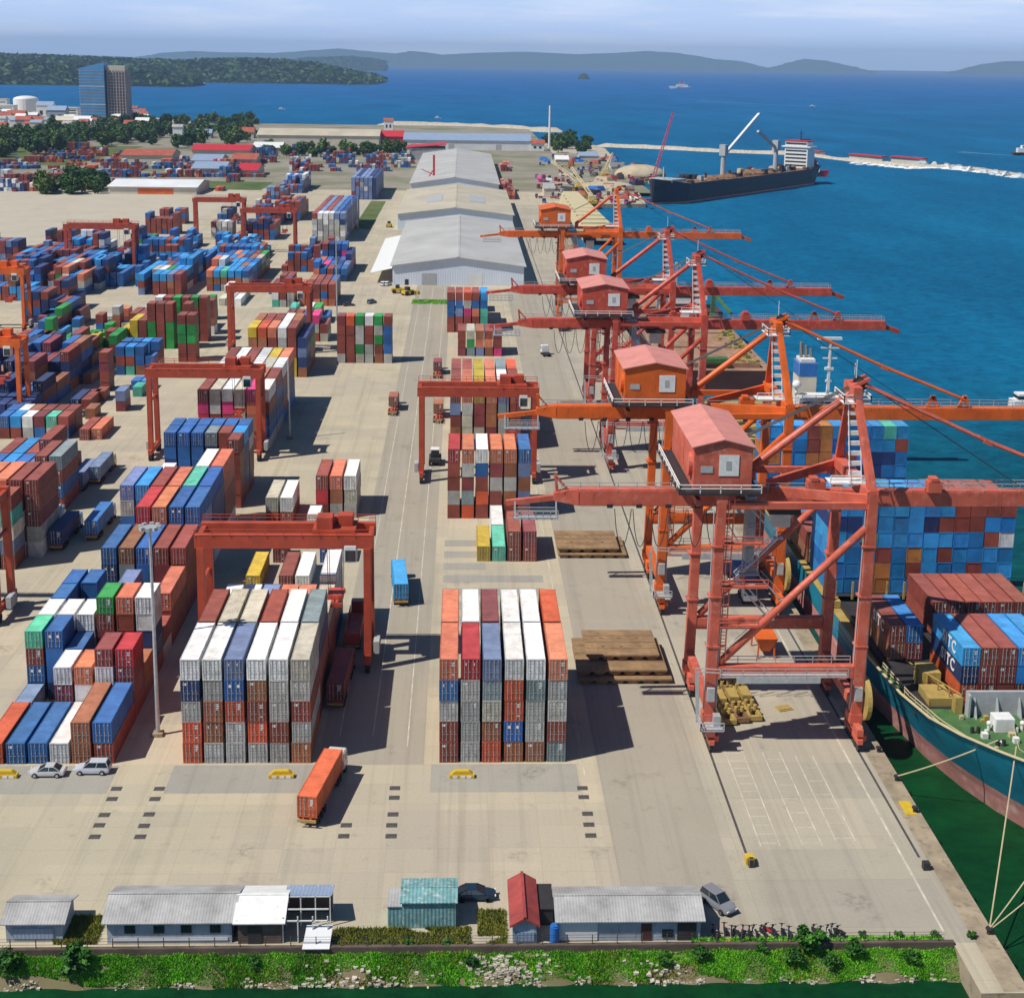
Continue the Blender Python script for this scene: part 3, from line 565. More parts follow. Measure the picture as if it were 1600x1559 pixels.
def body_mesh(L, h):
    b = MB(); x = CW/2; h2 = h-.025
    for sx in (-x, x-.16):
        for y in (0, L-.16): b.box(sx, y, 0, sx+.16, y+.16, h2)
        b.box(sx, .16, 0, sx+.16, L-.16, .16); b.box(sx+.03, .16, h2-.12, sx+.13, L-.16, h2)
    b.box(-x+.16, L-.12, 0, x-.16, L-.02, h2-.03)
    for z in ((0, .16), (h2-.14, h2)): b.box(-x+.16, .0, z[0], x-.16, .12, z[1])
    b.box(-x+.16, .12, .1, x-.16, L-.12, .16)
    n = int(L/.29)       # corrugated sides and roof
    for sx in (-1, 1):
        vs = []; yy = [.16]
        for i in range(n): y = .16+(L-.32)*i/n; st = (L-.32)/n; yy += [y+st*.25, y+st*.4, y+st*.75, y+st*.9]
        yy.append(L-.16)
        for i, y in enumerate(yy):
            d = .02 if (i % 4) in (1, 0) else .062
            vs += [(sx*(x-d), y, .16), (sx*(x-d), y, h2-.12)]
        b.add(vs, [(2*i, 2*i+2, 2*i+3, 2*i+1) for i in range(len(yy)-1)])
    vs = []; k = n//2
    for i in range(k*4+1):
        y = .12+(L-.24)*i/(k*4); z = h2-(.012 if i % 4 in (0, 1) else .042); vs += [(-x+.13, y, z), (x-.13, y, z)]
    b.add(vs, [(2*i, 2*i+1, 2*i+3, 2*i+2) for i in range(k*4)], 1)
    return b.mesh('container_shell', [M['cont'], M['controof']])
def door_mesh(h, side, mark):
    b = MB(); x0, x1 = (-1.06, -.012) if side < 0 else (.012, 1.06); z0, z1 = .17, h-.175
    b.box(x0, .05, z0, x1, .11, z1, 0)
    for k in range(5):
        z = z0+.12+k*(z1-z0-.2)/5; b.box(x0+.06, .025, z, x1-.06, .05, z+(z1-z0)/5*.62, 0)
    if mark == 1 and side > 0:
        for k, (u, q) in enumerate(((.25, .45), (.25, .62), (.3, .5), (.25, .4))): b.box(u, .018, z1-.3-k*.24, u+q, .0245, z1-.17-k*.24, 1)
    if mark == 5 and side > 0:
        for k in range(3): b.box(.5, .018, z1-.32-k*.2, .5+(.42, .3, .36)[k], .0245, z1-.2-k*.2, 1)
    if mark == 6:
        b.box(x0+.28, .018, z1-.75, x0+.5, .0245, z1-.4, 1)
    if mark == 2:
        b.box(x0+.33, .018, z1-.85, x1-.33, .0245, z1-.45, 1)
    if mark == 3 and side < 0: b.box(x0+.2, .018, z1-.55, x0+.62, .0245, z1-.2, 1)
    if mark == 4 and side > 0:
        for k in range(2): b.box(.3, .018, z1-.5-k*.3, .62, .0245, z1-.32-k*.3, 1); b.box(.68, .018, z1-.5-k*.3, .85, .0245, z1-.32-k*.3, 1)
        b.box(.3, .018, z0+.5, .8, .0245, z0+.62, 1)
    return b.mesh('door_leaf', [M['cont'], M['stencil']])
def gear_mesh(h, side):
    b = MB()
    for x in (.3, .78):
        x *= side; b.tube((x, -.005, .1), (x, -.005, h-.11), .03, 6)
        for z in (.3, h*.5, h-.4): b.box(x-.07, -.02, z, x+.07, .02, z+.08)
        b.bar((x, -.03, 1.15), (x+.3, -.03, 1.1), .03, .03)
    return b.mesh('door_bars', M['steel'])
_cache = {}
def cached(k, f):
    if k not in _cache: _cache[k] = f()
    return _cache[k]
def make_container(c, label, group=None, doors=True, mark=0):
    col = PAL[c['c']][0]; j = 1+RC.uniform(-.16, .16); jj = .02 if c['c'] in 'wgch' else .1; rgba = tuple(min(1, q*j*RC.uniform(1-jj, 1+jj)) for q in col)+(1,)
    o = link('shipping_container', cached(('b', c['L'], c['h']), lambda: body_mesh(c['L'], c['h'])), None, (c['x'], c['y'], c['z']), c['rz'])
    o.color = rgba; tag(o, label, 'container', group)
    for s in (-1, 1):
        if doors:
            d = link('door', cached(('d', c['h'], s, mark), lambda: door_mesh(c['h'], s, mark)), o); d.color = rgba
            link('locking_bar_gear', cached(('g', c['h'], s), lambda: gear_mesh(c['h'], s)), d)
    if not doors:
        e = link('end_panel', cached(('e', c['h']), lambda: MB().box(-1.06, .05, .17, 1.06, .11, c['h']-.18).mesh('end_panel', M['cont'])), o); e.color = rgba
    return o
TW = ['bottom', 'second', 'third', 'fourth', 'fifth', 'sixth', 'seventh']
def tier_word(c): return 'top' if c['tier'] == c['nt']-1 and c['nt'] > 1 else TW[c['tier']]
def col_word(c): return 'leftmost' if c['col'] == 0 else 'rightmost' if c['col'] == c['ncol']-1 else ORD[c['col']]
def cont_label(c):
    n = PAL[c['c']][1]
    if c['nrow'] == 1 and c['ncol'] == 1: return f"{n} container on {c['desc']}" if c['nt'] == 1 else f"{n} {tier_word(c)} container on {c['desc']}"
    r = '' if c['nrow'] == 1 else f"{'front' if c['row'] == 0 else ORD[c['row']]} row, "
    return f"{n} container, {tier_word(c)} tier, {col_word(c)} column, {r}{c['desc']}"
used = {}
front_key = {(round(c['x']), round(c['z']), c['desc']): [] for c in CONT}
for c in CONT: front_key[(round(c['x']), round(c['z']), c['desc'])].append(c['y'])
for i in CHOSEN:
    c = CONT[i]; lab = cont_label(c)
    w = lab.split()
    if len(w) > 16: lab = lab.replace('column, ', '', 1)
    used[lab] = used.get(lab, 0)+1
    if used[lab] > 1: lab = lab.replace('container', 'container box' if used[lab] == 2 else 'freight container', 1)
    ex = not any(c['y']-13.6 < y < c['y']-1 for y in front_key[(round(c['x']), round(c['z']), c['desc'])])
    mk = {'b': 2, 'd': 2, 'o': 1, 'r': 3, 'm': 3, 'n': 3, 's': 4, 'x': 4}.get(c['c'], RC.choice((0, 0, 1)))
    if RC.random() < .6: mk = RC.choice((0, 0, 1, 3, 4, 5, 5, 6))
    if VIS[i] > 330 and ex and not ('ship stack' in c['desc'] and 'lettering' not in c['desc'] and 'bulwark' not in c['desc']): make_container(c, lab, 'stacked shipping containers', True, mk)
    else: make_container(c, lab, 'stacked shipping containers', False)
# the rest in one mesh
cs = set(CHOSEN); mb = MB(); pc = []
for i, c in enumerate(CONT):
    if i in cs: continue
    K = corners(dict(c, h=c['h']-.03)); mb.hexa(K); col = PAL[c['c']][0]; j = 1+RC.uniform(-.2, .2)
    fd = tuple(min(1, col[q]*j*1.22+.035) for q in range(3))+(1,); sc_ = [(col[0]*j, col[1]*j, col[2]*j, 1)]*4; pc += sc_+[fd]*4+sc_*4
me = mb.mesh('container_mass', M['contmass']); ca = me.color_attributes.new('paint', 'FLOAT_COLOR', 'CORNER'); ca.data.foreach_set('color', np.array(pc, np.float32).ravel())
tag(link('distant_stacked_containers', me), kind='stuff')
# lettering on the ship's boxes
def lettering(text, size, parent_pos, rot, m, name='lettering', parent=None):
    cu = bpy.data.curves.new('lettering', 'FONT'); cu.body = text; cu.size = size; cu.extrude = .012; cu.align_x = 'CENTER'; cu.align_y = 'CENTER'; cu.offset = size*.028; cu.space_character = 1.22
    t = bpy.data.objects.new('tmp', cu); COL.objects.link(t); dg = bpy.context.evaluated_depsgraph_get(); dg.update()
    me = bpy.data.meshes.new_from_object(t.evaluated_get(dg)); bpy.data.objects.remove(t); me.materials.clear(); me.materials.append(m)
    o = link(name, me, parent, parent_pos); o.rotation_euler = rot; return o
for o in list(S.objects):
    if o.name.startswith('shipping_container') and o.get('label', '').find('white lettering') > 0 and 'leftmost' in o['label'] and 'bottom' not in o['label']:
        lettering('SITC', 2.3, (-CW/2-.03, 5.2, 1.3), (rad(90), 0, rad(-90)), M['stencil'], 'logo_lettering', o)
    if o.name.startswith('shipping_container') and o.get('label', '').find('beside the bulwark') > 0 and 'leftmost' in o['label'] and 'top' in o['label']:
        lettering('SITC', 2.3, (-CW/2-.03, 5.2, 1.3), (rad(90), 0, rad(-90)), M['stencil'], 'logo_lettering', o)
# ------------------------------------------------------------------ quayside cranes.  local x: 0 = landward rail, 20 = seaward rail; y: across the crane
def sts_crane(main, roof, label, y, hx0=-7., hx1=3.1, hy1=6.4):
    t = thing('quay_crane', label, 'crane', (36.1, y, 0), 0, 'ship to shore cranes along the quay')
    G = M['steel']; HY = 8.4
    for lx in (0, 20):
        for s in (-1, 1):
            yy = s*HY; b = MB()
            if lx == 0: b.bar((0, yy, 4.2), (.5, yy, 34.4), 1.35, 1.5, 0, 1.2, 1.25)
            else: b.bar((20, yy, 4.2), (20.4, yy, 35.4), 1.5, 1.6, 0, 1.3, 1.35)
            b.obj('leg', main, t, bevel=.05)
            b = MB(); b.bar((lx, yy-s*.2, 4.4), (lx, yy-s*.2, 3.0), 1.7, 2.2); b.bar((lx, yy-3.1, 2.7), (lx, yy+3.1, 2.7), .9, 1.0)
            for k in (-1, 1): b.bar((lx, yy+k*1.9-1.5, 1.55), (lx, yy+k*1.9+1.5, 1.55), .75, .7); b.bar((lx, yy+k*1.9, 1.5), (lx, yy+k*1.9, 2.7), .6, .7); b.box(lx+.4, yy+k*1.9-.5, 1.3, lx+1.1, yy+k*1.9+.5, 2.1)
            bo = b.obj('bogie', main, t, bevel=.04)
            for k in (-2.6, -1.2, 1.2, 2.6): MB().tube((lx-.22, yy+k, .62), (lx+.22, yy+k, .62), .6, 14).obj('wheel', M['black'], bo)
        b = MB(); b.bar((lx, -HY, 5.4), (lx, HY, 5.4), 1.1, 1.5); b.obj('sill_beam', main, t, bevel=.04)
    for s in (-1, 1):
        b = MB(); b.bar((.7, s*HY, 10.4), (19.3, s*HY, 10.4), 1.3, 1.7); b.obj('portal_beam', main, t, bevel=.04)
        b = MB(); b.tube((1.2, s*HY, 11.6), (19.9, s*HY, 30.6), .52, 12); b.obj('diagonal_brace', main, t, smooth=True)
        b = MB(); b.bar((.2, s*HY, 33.6), (20.2, s*HY, 33.6), .75, .9); b.obj('top_chord', main, t, bevel=.03)
    for lx, z in ((.5, 34.6), (20.3, 34.9)): b = MB(); b.bar((lx, -HY-.6, z), (lx, HY+.6, z), 1.5, 1.5); b.obj('cross_beam', main, t, bevel=.04)
    # walkway on the near portal beam
    b = MB(); b.box(1.2, -HY-1.9, 10.2, 18.2, -HY-.8, 10.35); b.box(3.2, -HY-1.92, 9.4, 14.5, -HY-1.86, 10.2); b.rail([(1.2, -HY-1.85, 10.35), (18.2, -HY-1.85, 10.35)]); b.rail([(1.2, -HY+.4, 11.2), (19, -HY+.4, 11.2)])
    b.obj('walkway', G, t)
    # girder and boom (single box), sloping gusset frames where they hang from the portal
    b = MB(); b.bar((-17.6, 0, 32.2), (21.2, 0, 32.2), 2.3, 2.2); b.bar((-21, 0, 32.2), (-17.6, 0, 32.2), 1.3, 1.2, 0, 2.3, 2.2); b.obj('girder', main, t, bevel=.08)
    b = MB(); b.bar((22, 0, 32.2), (63.5, 0, 32.2), 2.3, 2.2, 0, 2.1, 2.0); b.bar((63.4, 0, 31.9), (66.8, 0, 30.7), 1.3, 1.0); b.box(21.1, -.9, 31.3, 22.1, .9, 33.1); b.obj('boom', main, t, bevel=.08)
    b = MB(); b.rail([(-20, -1.05, 33.3), (21, -1.05, 33.3)]); b.rail([(23, -1.05, 33.3), (63, -1.05, 33.2)]); b.rail([(23, 1.05, 33.3), (63, 1.05, 33.2)]); b.obj('girder_railing', G, t)
    for x in (47, 52.5): b = MB(); b.bar((x-.9, 0, 33.2), (x, 0, 35.2), .6, .5); b.bar((x+.9, 0, 33.2), (x, 0, 35.2), .6, .5); b.obj('stay_bracket', main, t)
    for s in (-1, 1):
        b = MB(); b.add([(8.5, s*1.3, 34.1), (20.3, s*HY, 35.2), (20.3, s*HY, 33.9), (8.5, s*1.3, 32.9), (8.5, s*1.9, 34.1), (20.3, s*(HY+.7), 35.2), (20.3, s*(HY+.7), 33.9), (8.5, s*1.9, 32.9)], [(0, 1, 2, 3), (7, 6, 5, 4), (0, 4, 5, 1), (1, 5, 6, 2), (2, 6, 7, 3), (3, 7, 4, 0)]); b.obj('gusset_frame', main, t)
    # backreach end: thin jib, service basket
    b = MB(); b.bar((-27.5, 0, 31.2), (-20, 0, 32.1), .7, .7); b.bar((-20.5, 0, 32.6), (-20.8, 0, 35.2), .4, .4); b.bar((-19, 0, 33), (-20.8, 0, 35), .3, .3); b.obj('tail_jib', main, t)
    b = MB(); b.box(-26.5, -2.2, 29.5, -20.5, -.9, 29.65)
    for k in range(7): b.bar((-26.5+k, -2.2, 29.6), (-26.5+k, -2.2, 30.8), .1, .1)
    for z in (30.2, 30.8): b.bar((-26.5, -2.2, z), (-20.5, -2.2, z), .1, .1); b.bar((-26.5, -.9, z), (-20.5, -.9, z), .1, .1)
    for x in (-26.3, -20.7): b.bar((x, -1.5, 29.6), (x, -.6, 31.6), .18, .18)
    b.obj('service_basket', G, t)
    # machinery house
    x0, x1, y0, y1 = hx0, hx1, -8.0, hy1; b = MB(); b.prism([(x0, 35.6), (x1, 35.6), (x1, 41.3), ((x0+x1)/2, 42.3), (x0, 41.3)], y0, y1)
    h = b.obj('machinery_house', main, t, bevel=.05)
    b = MB(); e = .35; xm = (x0+x1)/2
    for sx, xe in ((-1, x0-e), (1, x1+e)): b.hexa([(xe, y0-.3, 41.28), (xm, y0-.3, 42.36), (xm, y1+.3, 42.36), (xe, y1+.3, 41.28), (xe, y0-.3, 41.42), (xm, y0-.3, 42.52), (xm, y1+.3, 42.52), (xe, y1+.3, 41.42)])
    b.obj('roof', roof, h)
    b = MB(); sx0 = x1-4.4; b.box(sx0, y0-.09, 37.5, sx0+2.6, y0-.02, 40.3, 0); b.box(sx0+.9, y0-.12, 38.3, sx0+1.6, y0-.088, 39.5, 1); b.obj('sign_plate', [M['white'], M['grey']], h)
    b = MB(); b.box(x0+.9, y0-.07, 37.9, x0+2.5, y0-.02, 38.8); b.obj('notice_plate', M['grey'], h)
    b = MB()
    for k in range(9): b.box(x0-.08, y0+8.5+.0, 36.6+k*.45, x0-.02, y0+12.5, 36.9+k*.45)
    b.prism([(y0+2+1.25*math.cos(a*math.pi/8), 38.6+1.6*math.sin(a*math.pi/8)) for a in range(16)], x0-.5, x0-.01, 'x'); b.obj('wall_vent', main, h)
    b = MB(); b.box(x0-2.0, y0-1.2, 35.2, x1+1.2, y1+.8, 35.45); b.obj('house_platform', M['black'], t)
    b = MB(); b.rail([(x0-1.9, y1, 35.45), (x0-1.9, y0-1.1, 35.45), (x1+1.1, y0-1.1, 35.45)], r=.06); b.obj('platform_railing', M['white'], t)
    for xx in (x0+.8, x1-1.0): b = MB(); b.bar((xx, y0-.2, 33.8), (xx, y1, 33.8), .6, .9); b.bar((xx, -1.5, 34.2), (xx, -1.5, 35.2), 2, .8); b.obj('house_bearer', main, t)
    # A frame, apex, stays
    for s in (-1, 1): b = MB(); b.bar((20.3, s*HY, 35.4), (19.4, s*1.6, 47.2), 1.0, 1.15, 0, .85, .9); b.obj('frame_leg', main, t, bevel=.04)
    b = MB(); b.bar((19.3, -2.6, 47.4), (19.3, 2.6, 47.4), 1.2, 1.5); b.bar((19.0, -1, 48), (21.2, -1, 49.0), .5, .5); b.bar((19.0, 1, 48), (21.2, 1, 49.0), .5, .5); ap = b.obj('apex_head', main, t, bevel=.04)
    for s in (-.8, .8): MB().tube((20.2, s-.25, 48.2), (20.2, s+.25, 48.2), .8, 14).obj('sheave', M['black'], ap)
    b = MB(); b.box(17.4, -2.6, 45.9, 21.2, 2.6, 46.0); b.rail([(17.5, 2.5, 46), (17.5, -2.5, 46), (21.1, -2.5, 46), (21.1, 2.5, 46)], r=.06); b.bar((19.5, -.4, 49), (19.5, -.4, 51.5), .1, .1)
    for k in range(8): z = 35.5+k*1.3; b.bar((18.2, -4.6+.35*k, z), (19.8, -4.6+.35*k, z), .25, .6)
    b.bar((18.2, -5, 35.5), (18.2, -2, 46), .1, .12); b.bar((19.8, -5, 35.5), (19.8, -2, 46), .1, .12); b.box(15.5, -5.5, 35.6, 21, -2.5, 35.7); b.rail([(15.5, -5.5, 35.7), (21, -5.5, 35.7)], r=.06); b.obj('apex_platform', M['white'], t)
    b = MB(); b.tube((18.9, 0, 46.7), (5.6, 0, 36.0), .55, 12); b.bar((5.8, -1.6, 35.6), (5.8, 1.6, 35.6), 1.0, 1.3); b.obj('back_stay', main, t, smooth=False)
    for s in (-1, 1): b = MB(); b.tube((20.6, s*1.2, 48.1), (38, s*1.0, 40.3), .2, 6); b.tube((38, s*1.0, 40.3), (52.5, s*.8, 34.6), .2, 6); b.bar((37.4, s*1.0, 40.5), (38.6, s*1.0, 40.0), .6, .5); b.obj('fore_stay', main, t)
    # stair tower on the near landward leg
    b = MB()
    for z0 in range(11, 33, 3):
        for q in range(6): b.bar((1.15, -HY-.1, z0+q*.5), (1.75, -HY-.1, z0+q*.5), .08, .08)
        b.box(1.05, -HY-.75, z0, 1.95, -HY+.1, z0+.08)
    for xx in (1.1, 1.8): b.bar((xx, -HY-.1, 10.8), (xx+.3, -HY-.1, 34.5), .1, .1); b.bar((xx, -HY-.7, 12), (xx+.3, -HY-.7, 34.5), .06, .06)
    b.obj('ladder', main, t)
    b = MB(); b.box(-1.6, -HY-3.6, 3.3, 1.5, -HY-.9, 3.4); b.rail([(-1.6, -HY-.9, 3.4), (-1.6, -HY-3.6, 3.4), (1.5, -HY-3.6, 3.4)], r=.06); b.box(.3, -HY-2.6, 3.4, 1.2, -HY-1.4, 5.0); b.bar((-1.6, -HY-1, 3.4), (-1.9, -HY-.6, 10.3), .5, .1); b.rail([(-2.2, -HY-1.4, 10.3), (1.0, -HY-1.9, 10.3)], r=.06); b.obj('foot_platform', G, t)
    b = MB(); b.box(4.4, -6.6, 25, 5.5, -5.2, 34.2)
    for k in range(4): b.rail([(3.9, -6.9, 23.6+k*2.9), (6.0, -6.9, 23.6+k*2.9)], r=.05)
    b.box(3.6, -7.2, 23.4, 6.3, -4.6, 23.6)
    for xx in (3.9, 6.0): b.bar((xx, -7, 23.4), (xx, -7, 34), .16, .16)
    b.bar((6.2, -7.4, 23.4), (9.2, -7.4, 20.2), .8, .15); b.bar((6.2, -7.8, 24.4), (9.2, -7.8, 21.2), .07, .07); b.box(9, -7.9, 20, 10.4, -6.9, 20.15)
    b.obj('lift_shaft', M['grey'], t)
    b = MB()
    for (za, zb, xa, xb) in ((11.5, 17, 2.2, 8.0), (17, 22.5, 8.0, 3.0), (22.5, 28.5, 3.0, 8.6), (28.5, 34, 8.6, 3.4)):
        b.bar((xa, -HY+2.0, za), (xb, -HY+2.0, zb), .75, .14)
        for dy in (-.38, .38): b.bar((xa, -HY+2.0+dy, za+1.0), (xb, -HY+2.0+dy, zb+1.0), .07, .07)
        for q in range(5): f = q/4; b.bar((xa+(xb-xa)*f, -HY+1.62, za+(zb-za)*f), (xa+(xb-xa)*f, -HY+1.62, za+(zb-za)*f+1.0), .06, .06)
        b.box(xb-.7, -HY+1.5, zb-.08, xb+.7, -HY+2.6, zb)
    b.obj('stairway', M['white'], t)
    b = MB()
    for z, w in ((17, 6), (22.5, 7), (28.5, 6)): b.rail([(.6, -HY-.9, z), (w, -HY-.9, z)], r=.06); b.box(.6, -HY-.95, z-.1, w, -HY+.2, z)
    b.obj('mid_platform', main, t)
    b = MB()
    for k in range(4): yy = -.6+k*.4; b.tube((4.5, yy, 40.5), (19.2, yy, 47.9), .06, 4); b.tube((20.4, yy*.8, 48.6), (44, yy*.8, 33.4), .05, 4)
    b.obj('hoist_rope', M['black'], t)
    b = MB()
    for k in range(9): x = -15+k*4; b.box(x, 1.2, 31.2, x+.5, 1.9, 32.6); b.box(x+1.2, -1.35, 30.9, x+2.0, -1.15, 31.4)
    b.tube((-17, 1.5, 31.6), (20, 1.5, 31.6), .16, 6); b.tube((23, 1.4, 31.4), (62, 1.4, 31.4), .14, 6); b.obj('cable_tray', M['black'], t)
    for x, s_ in ((13.5, 1.0), (30, .8)): b = MB(); b.box(x, -1.9, 33.3, x+2.4*s_, -.2, 34.9); b.box(x+.3, -1.95, 34.9, x+1.4, -.4, 35.4); b.obj('winch_box', main, t, bevel=.05)
    for lx in (0, 20): b = MB(); b.tube((lx+.85, -HY-.5, 5), (lx+.95, -HY-.5, 33), .11, 6); b.tube((lx-.8, -HY-.3, 5), (lx-.5, -HY-.3, 33), .09, 6); b.box(lx-.5, -HY-1.3, 6.5, lx+.5, -HY-.75, 8.4); b.obj('conduit', M['grey'], t)
    b = MB()
    for x in (0, 20):
        for s in (-1, 1):
            for z in (14, 21, 28): b.box(x-.78, s*HY-.84, z, x+.98, s*HY+.84, z+.22)
    b.obj('leg_flange', main, t)
    # trolley and cab under the girder, festoon loops under the back reach
    b = MB(); b.box(8.3, -2.2, 30.3, 12.6, 2.2, 31.0); b.obj('trolley', M['black'], t)
    b = MB(); b.box(9.6, 1.6, 27.2, 12.2, 3.6, 29.9); c = b.obj('operator_cab', M['white'], t, bevel=.08); MB().box(12.15, 1.75, 27.4, 12.24, 3.45, 29.3).obj('window', M['glass'], c)
    for k in range(6):
        xa = -12.8+k*2.5; pts = [(xa+2.3*i/8, -1.7, 30.9-5.4*math.sin(math.pi*i/8)**.7) for i in range(9)]; MB().path(pts, .06, 5).obj('festoon_cable', M['black'], t)
    b = MB(); b.tube((20.9, -HY+.2, 6.4), (21.5, -HY+.2, 6.4), 3.0, 28); cr = b.obj('cable_reel', M['khaki'], t, smooth=False); MB().tube((21.45, -HY+.2, 6.4), (21.8, -HY+.2, 6.4), .7, 14).obj('hub', M['black'], cr)
    return t
for k, (a, r_, lab, y) in enumerate([('crane_salmon', 'crane_roof', 'salmon red quay crane with white sign, first from the camera, beside the teal bow', 14.3), ('crane_orange', 'crane_roof', 'bright orange quay crane with pink roofed house, just behind the salmon one', 62),
        ('crane_red', 'crane_roof', 'middle quay crane, dull red, its boom reaching over the brown barge deck', 145), ('crane_red', 'crane_roof', 'dull red quay crane overlapping another red crane from behind', 193), ('crane_orange', 'crane_orange', 'farthest quay crane, all orange with a small orange house', 315)]):
    if k == 0: last = sts_crane(M[a], M[r_], lab, y, -3.3, 4.4, 11.0)
    elif k in (1, 2, 4): last = sts_crane(M[a], M[r_], lab, y)
    else: last = copy_tree(last); last.location.y = y; last['label'] = lab
# ------------------------------------------------------------------ yard gantries on rubber tyres
def rtg(label, w=24.6, m=None):
    t = thing('yard_gantry', label, 'gantry crane', (0, 0, 0), 0, 'rubber tyred yard gantries'); m = m or M['rtg']; D = 3.7
    for x in (0, w):
        for s in (-1, 1): b = MB(); b.bar((x, s*D, 2.0), (x, s*D*.86, 19.2), 1.1, 1.15); b.obj('leg', m, t, bevel=.04)
        b = MB(); b.bar((x, -5.4, 2.0), (x, 5.4, 2.0), .8, 1.1); b.bar((x, -3, 13.6), (x, 3, 13.6), .5, .5); si = b.obj('sill_beam', m, t, bevel=.04)
        for y in (-4.7, -3.2, 3.2, 4.7): MB().tube((x-.35, y, .78), (x+.35, y, .78), .76, 16).obj('tyre', M['dark'], si)
        b = MB(); b.box(x+(-1.6 if x == 0 else .7), -1.6, 1.6, x+(-.7 if x == 0 else 1.6), 1.4, 3.6); b.obj('power_pack', M['grey'], t, bevel=.05)
    for s in (-1, 1): b = MB(); b.bar((-.9, s*2.9, 20.1), (w+.9, s*2.9, 20.1), 1.2, 2.0); b.obj('main_beam', m, t, bevel=.05)
    for x in (-.4, w+.4): b = MB(); b.bar((x, -2.9, 20.1), (x, 2.9, 20.1), .7, 1.2); b.obj('end_beam', m, t)
    b = MB(); b.rail([(-.8, -3.6, 21), (w+.8, -3.6, 21)]); b.rail([(-.8, 3.6, 21), (w+.8, 3.6, 21)]); b.obj('beam_railing', M['rtg'], t)
    tx = w-5.0; b = MB(); b.box(tx-3.2, -2.6, 21.1, tx+3.2, 2.6, 21.6, 0); tr = b.obj('trolley', m, t, bevel=.03)
    b = MB(); b.box(tx-2.6, -2.0, 21.6, tx-.2, .6, 23.4); b.box(tx+.5, -.4, 21.6, tx+2.7, 1.9, 23.2); b.tube((tx-.2, 1.2, 22.2), (tx+.4, 1.2, 22.2), .7, 12); b.obj('hoist_motor', m, tr, bevel=.06)
    b = MB(); b.box(tx+1.6, -3.6, 17.0, tx+3.4, -1.5, 19.6); c = b.obj('operator_cab', M['white'], t, bevel=.08); MB().box(tx+1.75, -3.66, 17.2, tx+3.25, -3.58, 18.9).obj('window', M['glass'], c)
    b = MB(); b.box(tx-1.2, -1.6, 10.4, tx+1.2, 1.6, 11.1); b.box(tx-.5, -3.0, 9.9, tx-.1, 3.0, 10.4); b.box(tx+.1, -3.0, 9.9, tx+.5, 3.0, 10.4); b.box(tx-1.2, -3.05, 9.7, tx+1.2, -2.75, 10.3); b.box(tx-1.2, 2.75, 9.7, tx+1.2, 3.05, 10.3); b.obj('spreader', M['crane_red'], t, bevel=.03)
    b = MB()
    for dx in (-1, 1):
        for dy in (-1, 1): b.tube((tx+dx, dy*1.4, 11), (tx+dx*1.2, dy*1.6, 21.2), .05, 4)
    b.obj('hoist_rope', M['black'], t)
    return t
g0 = rtg('red yard gantry nearest the camera, striding over the big six-wide stack'); g0.location = (-36.0, 33, 0)
g1 = rtg('orange yard gantry cut by the left edge, the nearer one', 24.6, M['crane_orange'])
def place_rtg(x, y, lab, rz=0, sx=1, src=None):
    g = src if src is g1 and not g1.get('used') else copy_tree(src or g0); g['used'] = 1; g.location = (x, y, 0); g['label'] = lab; g.rotation_euler.z = rz; g.scale.x = sx; return g
place_rtg(-68.4, 147, 'red yard gantry with its near leg beside open ground, over the pink and white stack')
place_rtg(-6.2, 130, 'red yard gantry spanning the stack beside the roadway, left of the quay cranes')
place_rtg(-70.1, 268, 'red yard gantry over the yellow cornered stack in the middle of the yard')
q = at_y(105, 345, 430); place_rtg(q.x, 430, 'small far red yard gantry over the mixed blue and rust rows', 0, 1.15)
q = at(462, 395); place_rtg(q.x-24.6, q.y, 'far red yard gantry left of the long grey fronted block')
q = at(378, 378); place_rtg(q.x-24.6, q.y+10, 'far red yard gantry partly behind another red gantry')
q = at(40, 655); place_rtg(q.x-24.6, q.y, 'orange yard gantry cut by the left edge, the nearer one', src=g1)
q = at(44, 515); place_rtg(q.x-24.6, q.y, 'orange yard gantry cut by the left edge, the farther one', src=g1)
q = at(2, 975); place_rtg(q.x-25.2, q.y+4, 'yard gantry of which only a wheel shows at the left edge')
# ------------------------------------------------------------------ lamp masts
def mast(label, x, y, h, lamp=True):
    t = thing('lamp_mast', label, 'lamp mast', (x, y, 0), 0, 'high lamp masts in the yard')
    b = MB(); b.tube((0, 0, 0), (0, 0, h), .29, 10, 0, .17); b.obj('pole', M['steel'], t, smooth=False)
    b = MB(); b.box(-.7, -.7, 0, .7, .7, .5); b.obj('footing', M['quaywall'], t, bevel=.05)
    if lamp:
        b = MB(); b.tube((0, 0, h-.2), (0, 0, h+.2), .9, 12); b.obj('lamp_ring', M['steel'], t)
        for k in range(8):
            a = k*math.pi/4; MB().box(-.22, -.28, -.22, .22, .28, .25).obj('floodlight', M['grey'], t, (1.25*math.cos(a), 1.25*math.sin(a), h+.1), a)
    return t
mast('tall grey lamp mast with a ring of floodlights, nearest the camera', -38.4, 8.4, 29.5)
mast('grey lamp mast standing in the shadow right of the pink and white stack', -39.2, 162, 19.5, False)
mast('pale lamp mast beside the white and pink container row', -41.8, 322, 29, False)
mast('left one of the two thin masts beside the long navy block', -57.2, 590, 18, False)
mast('right one of the two thin masts beside the long navy block', -54.5, 594, 18, False)
p = at(858, 235); b = MB(); b.tube((0, 0, 0), (0, 0, 47), 1.3, 12, 0, .9); b.obj('shaft', M['white'], thing('signal_mast', 'tall white signal mast rising above the far sheds and trees', 'mast', p))
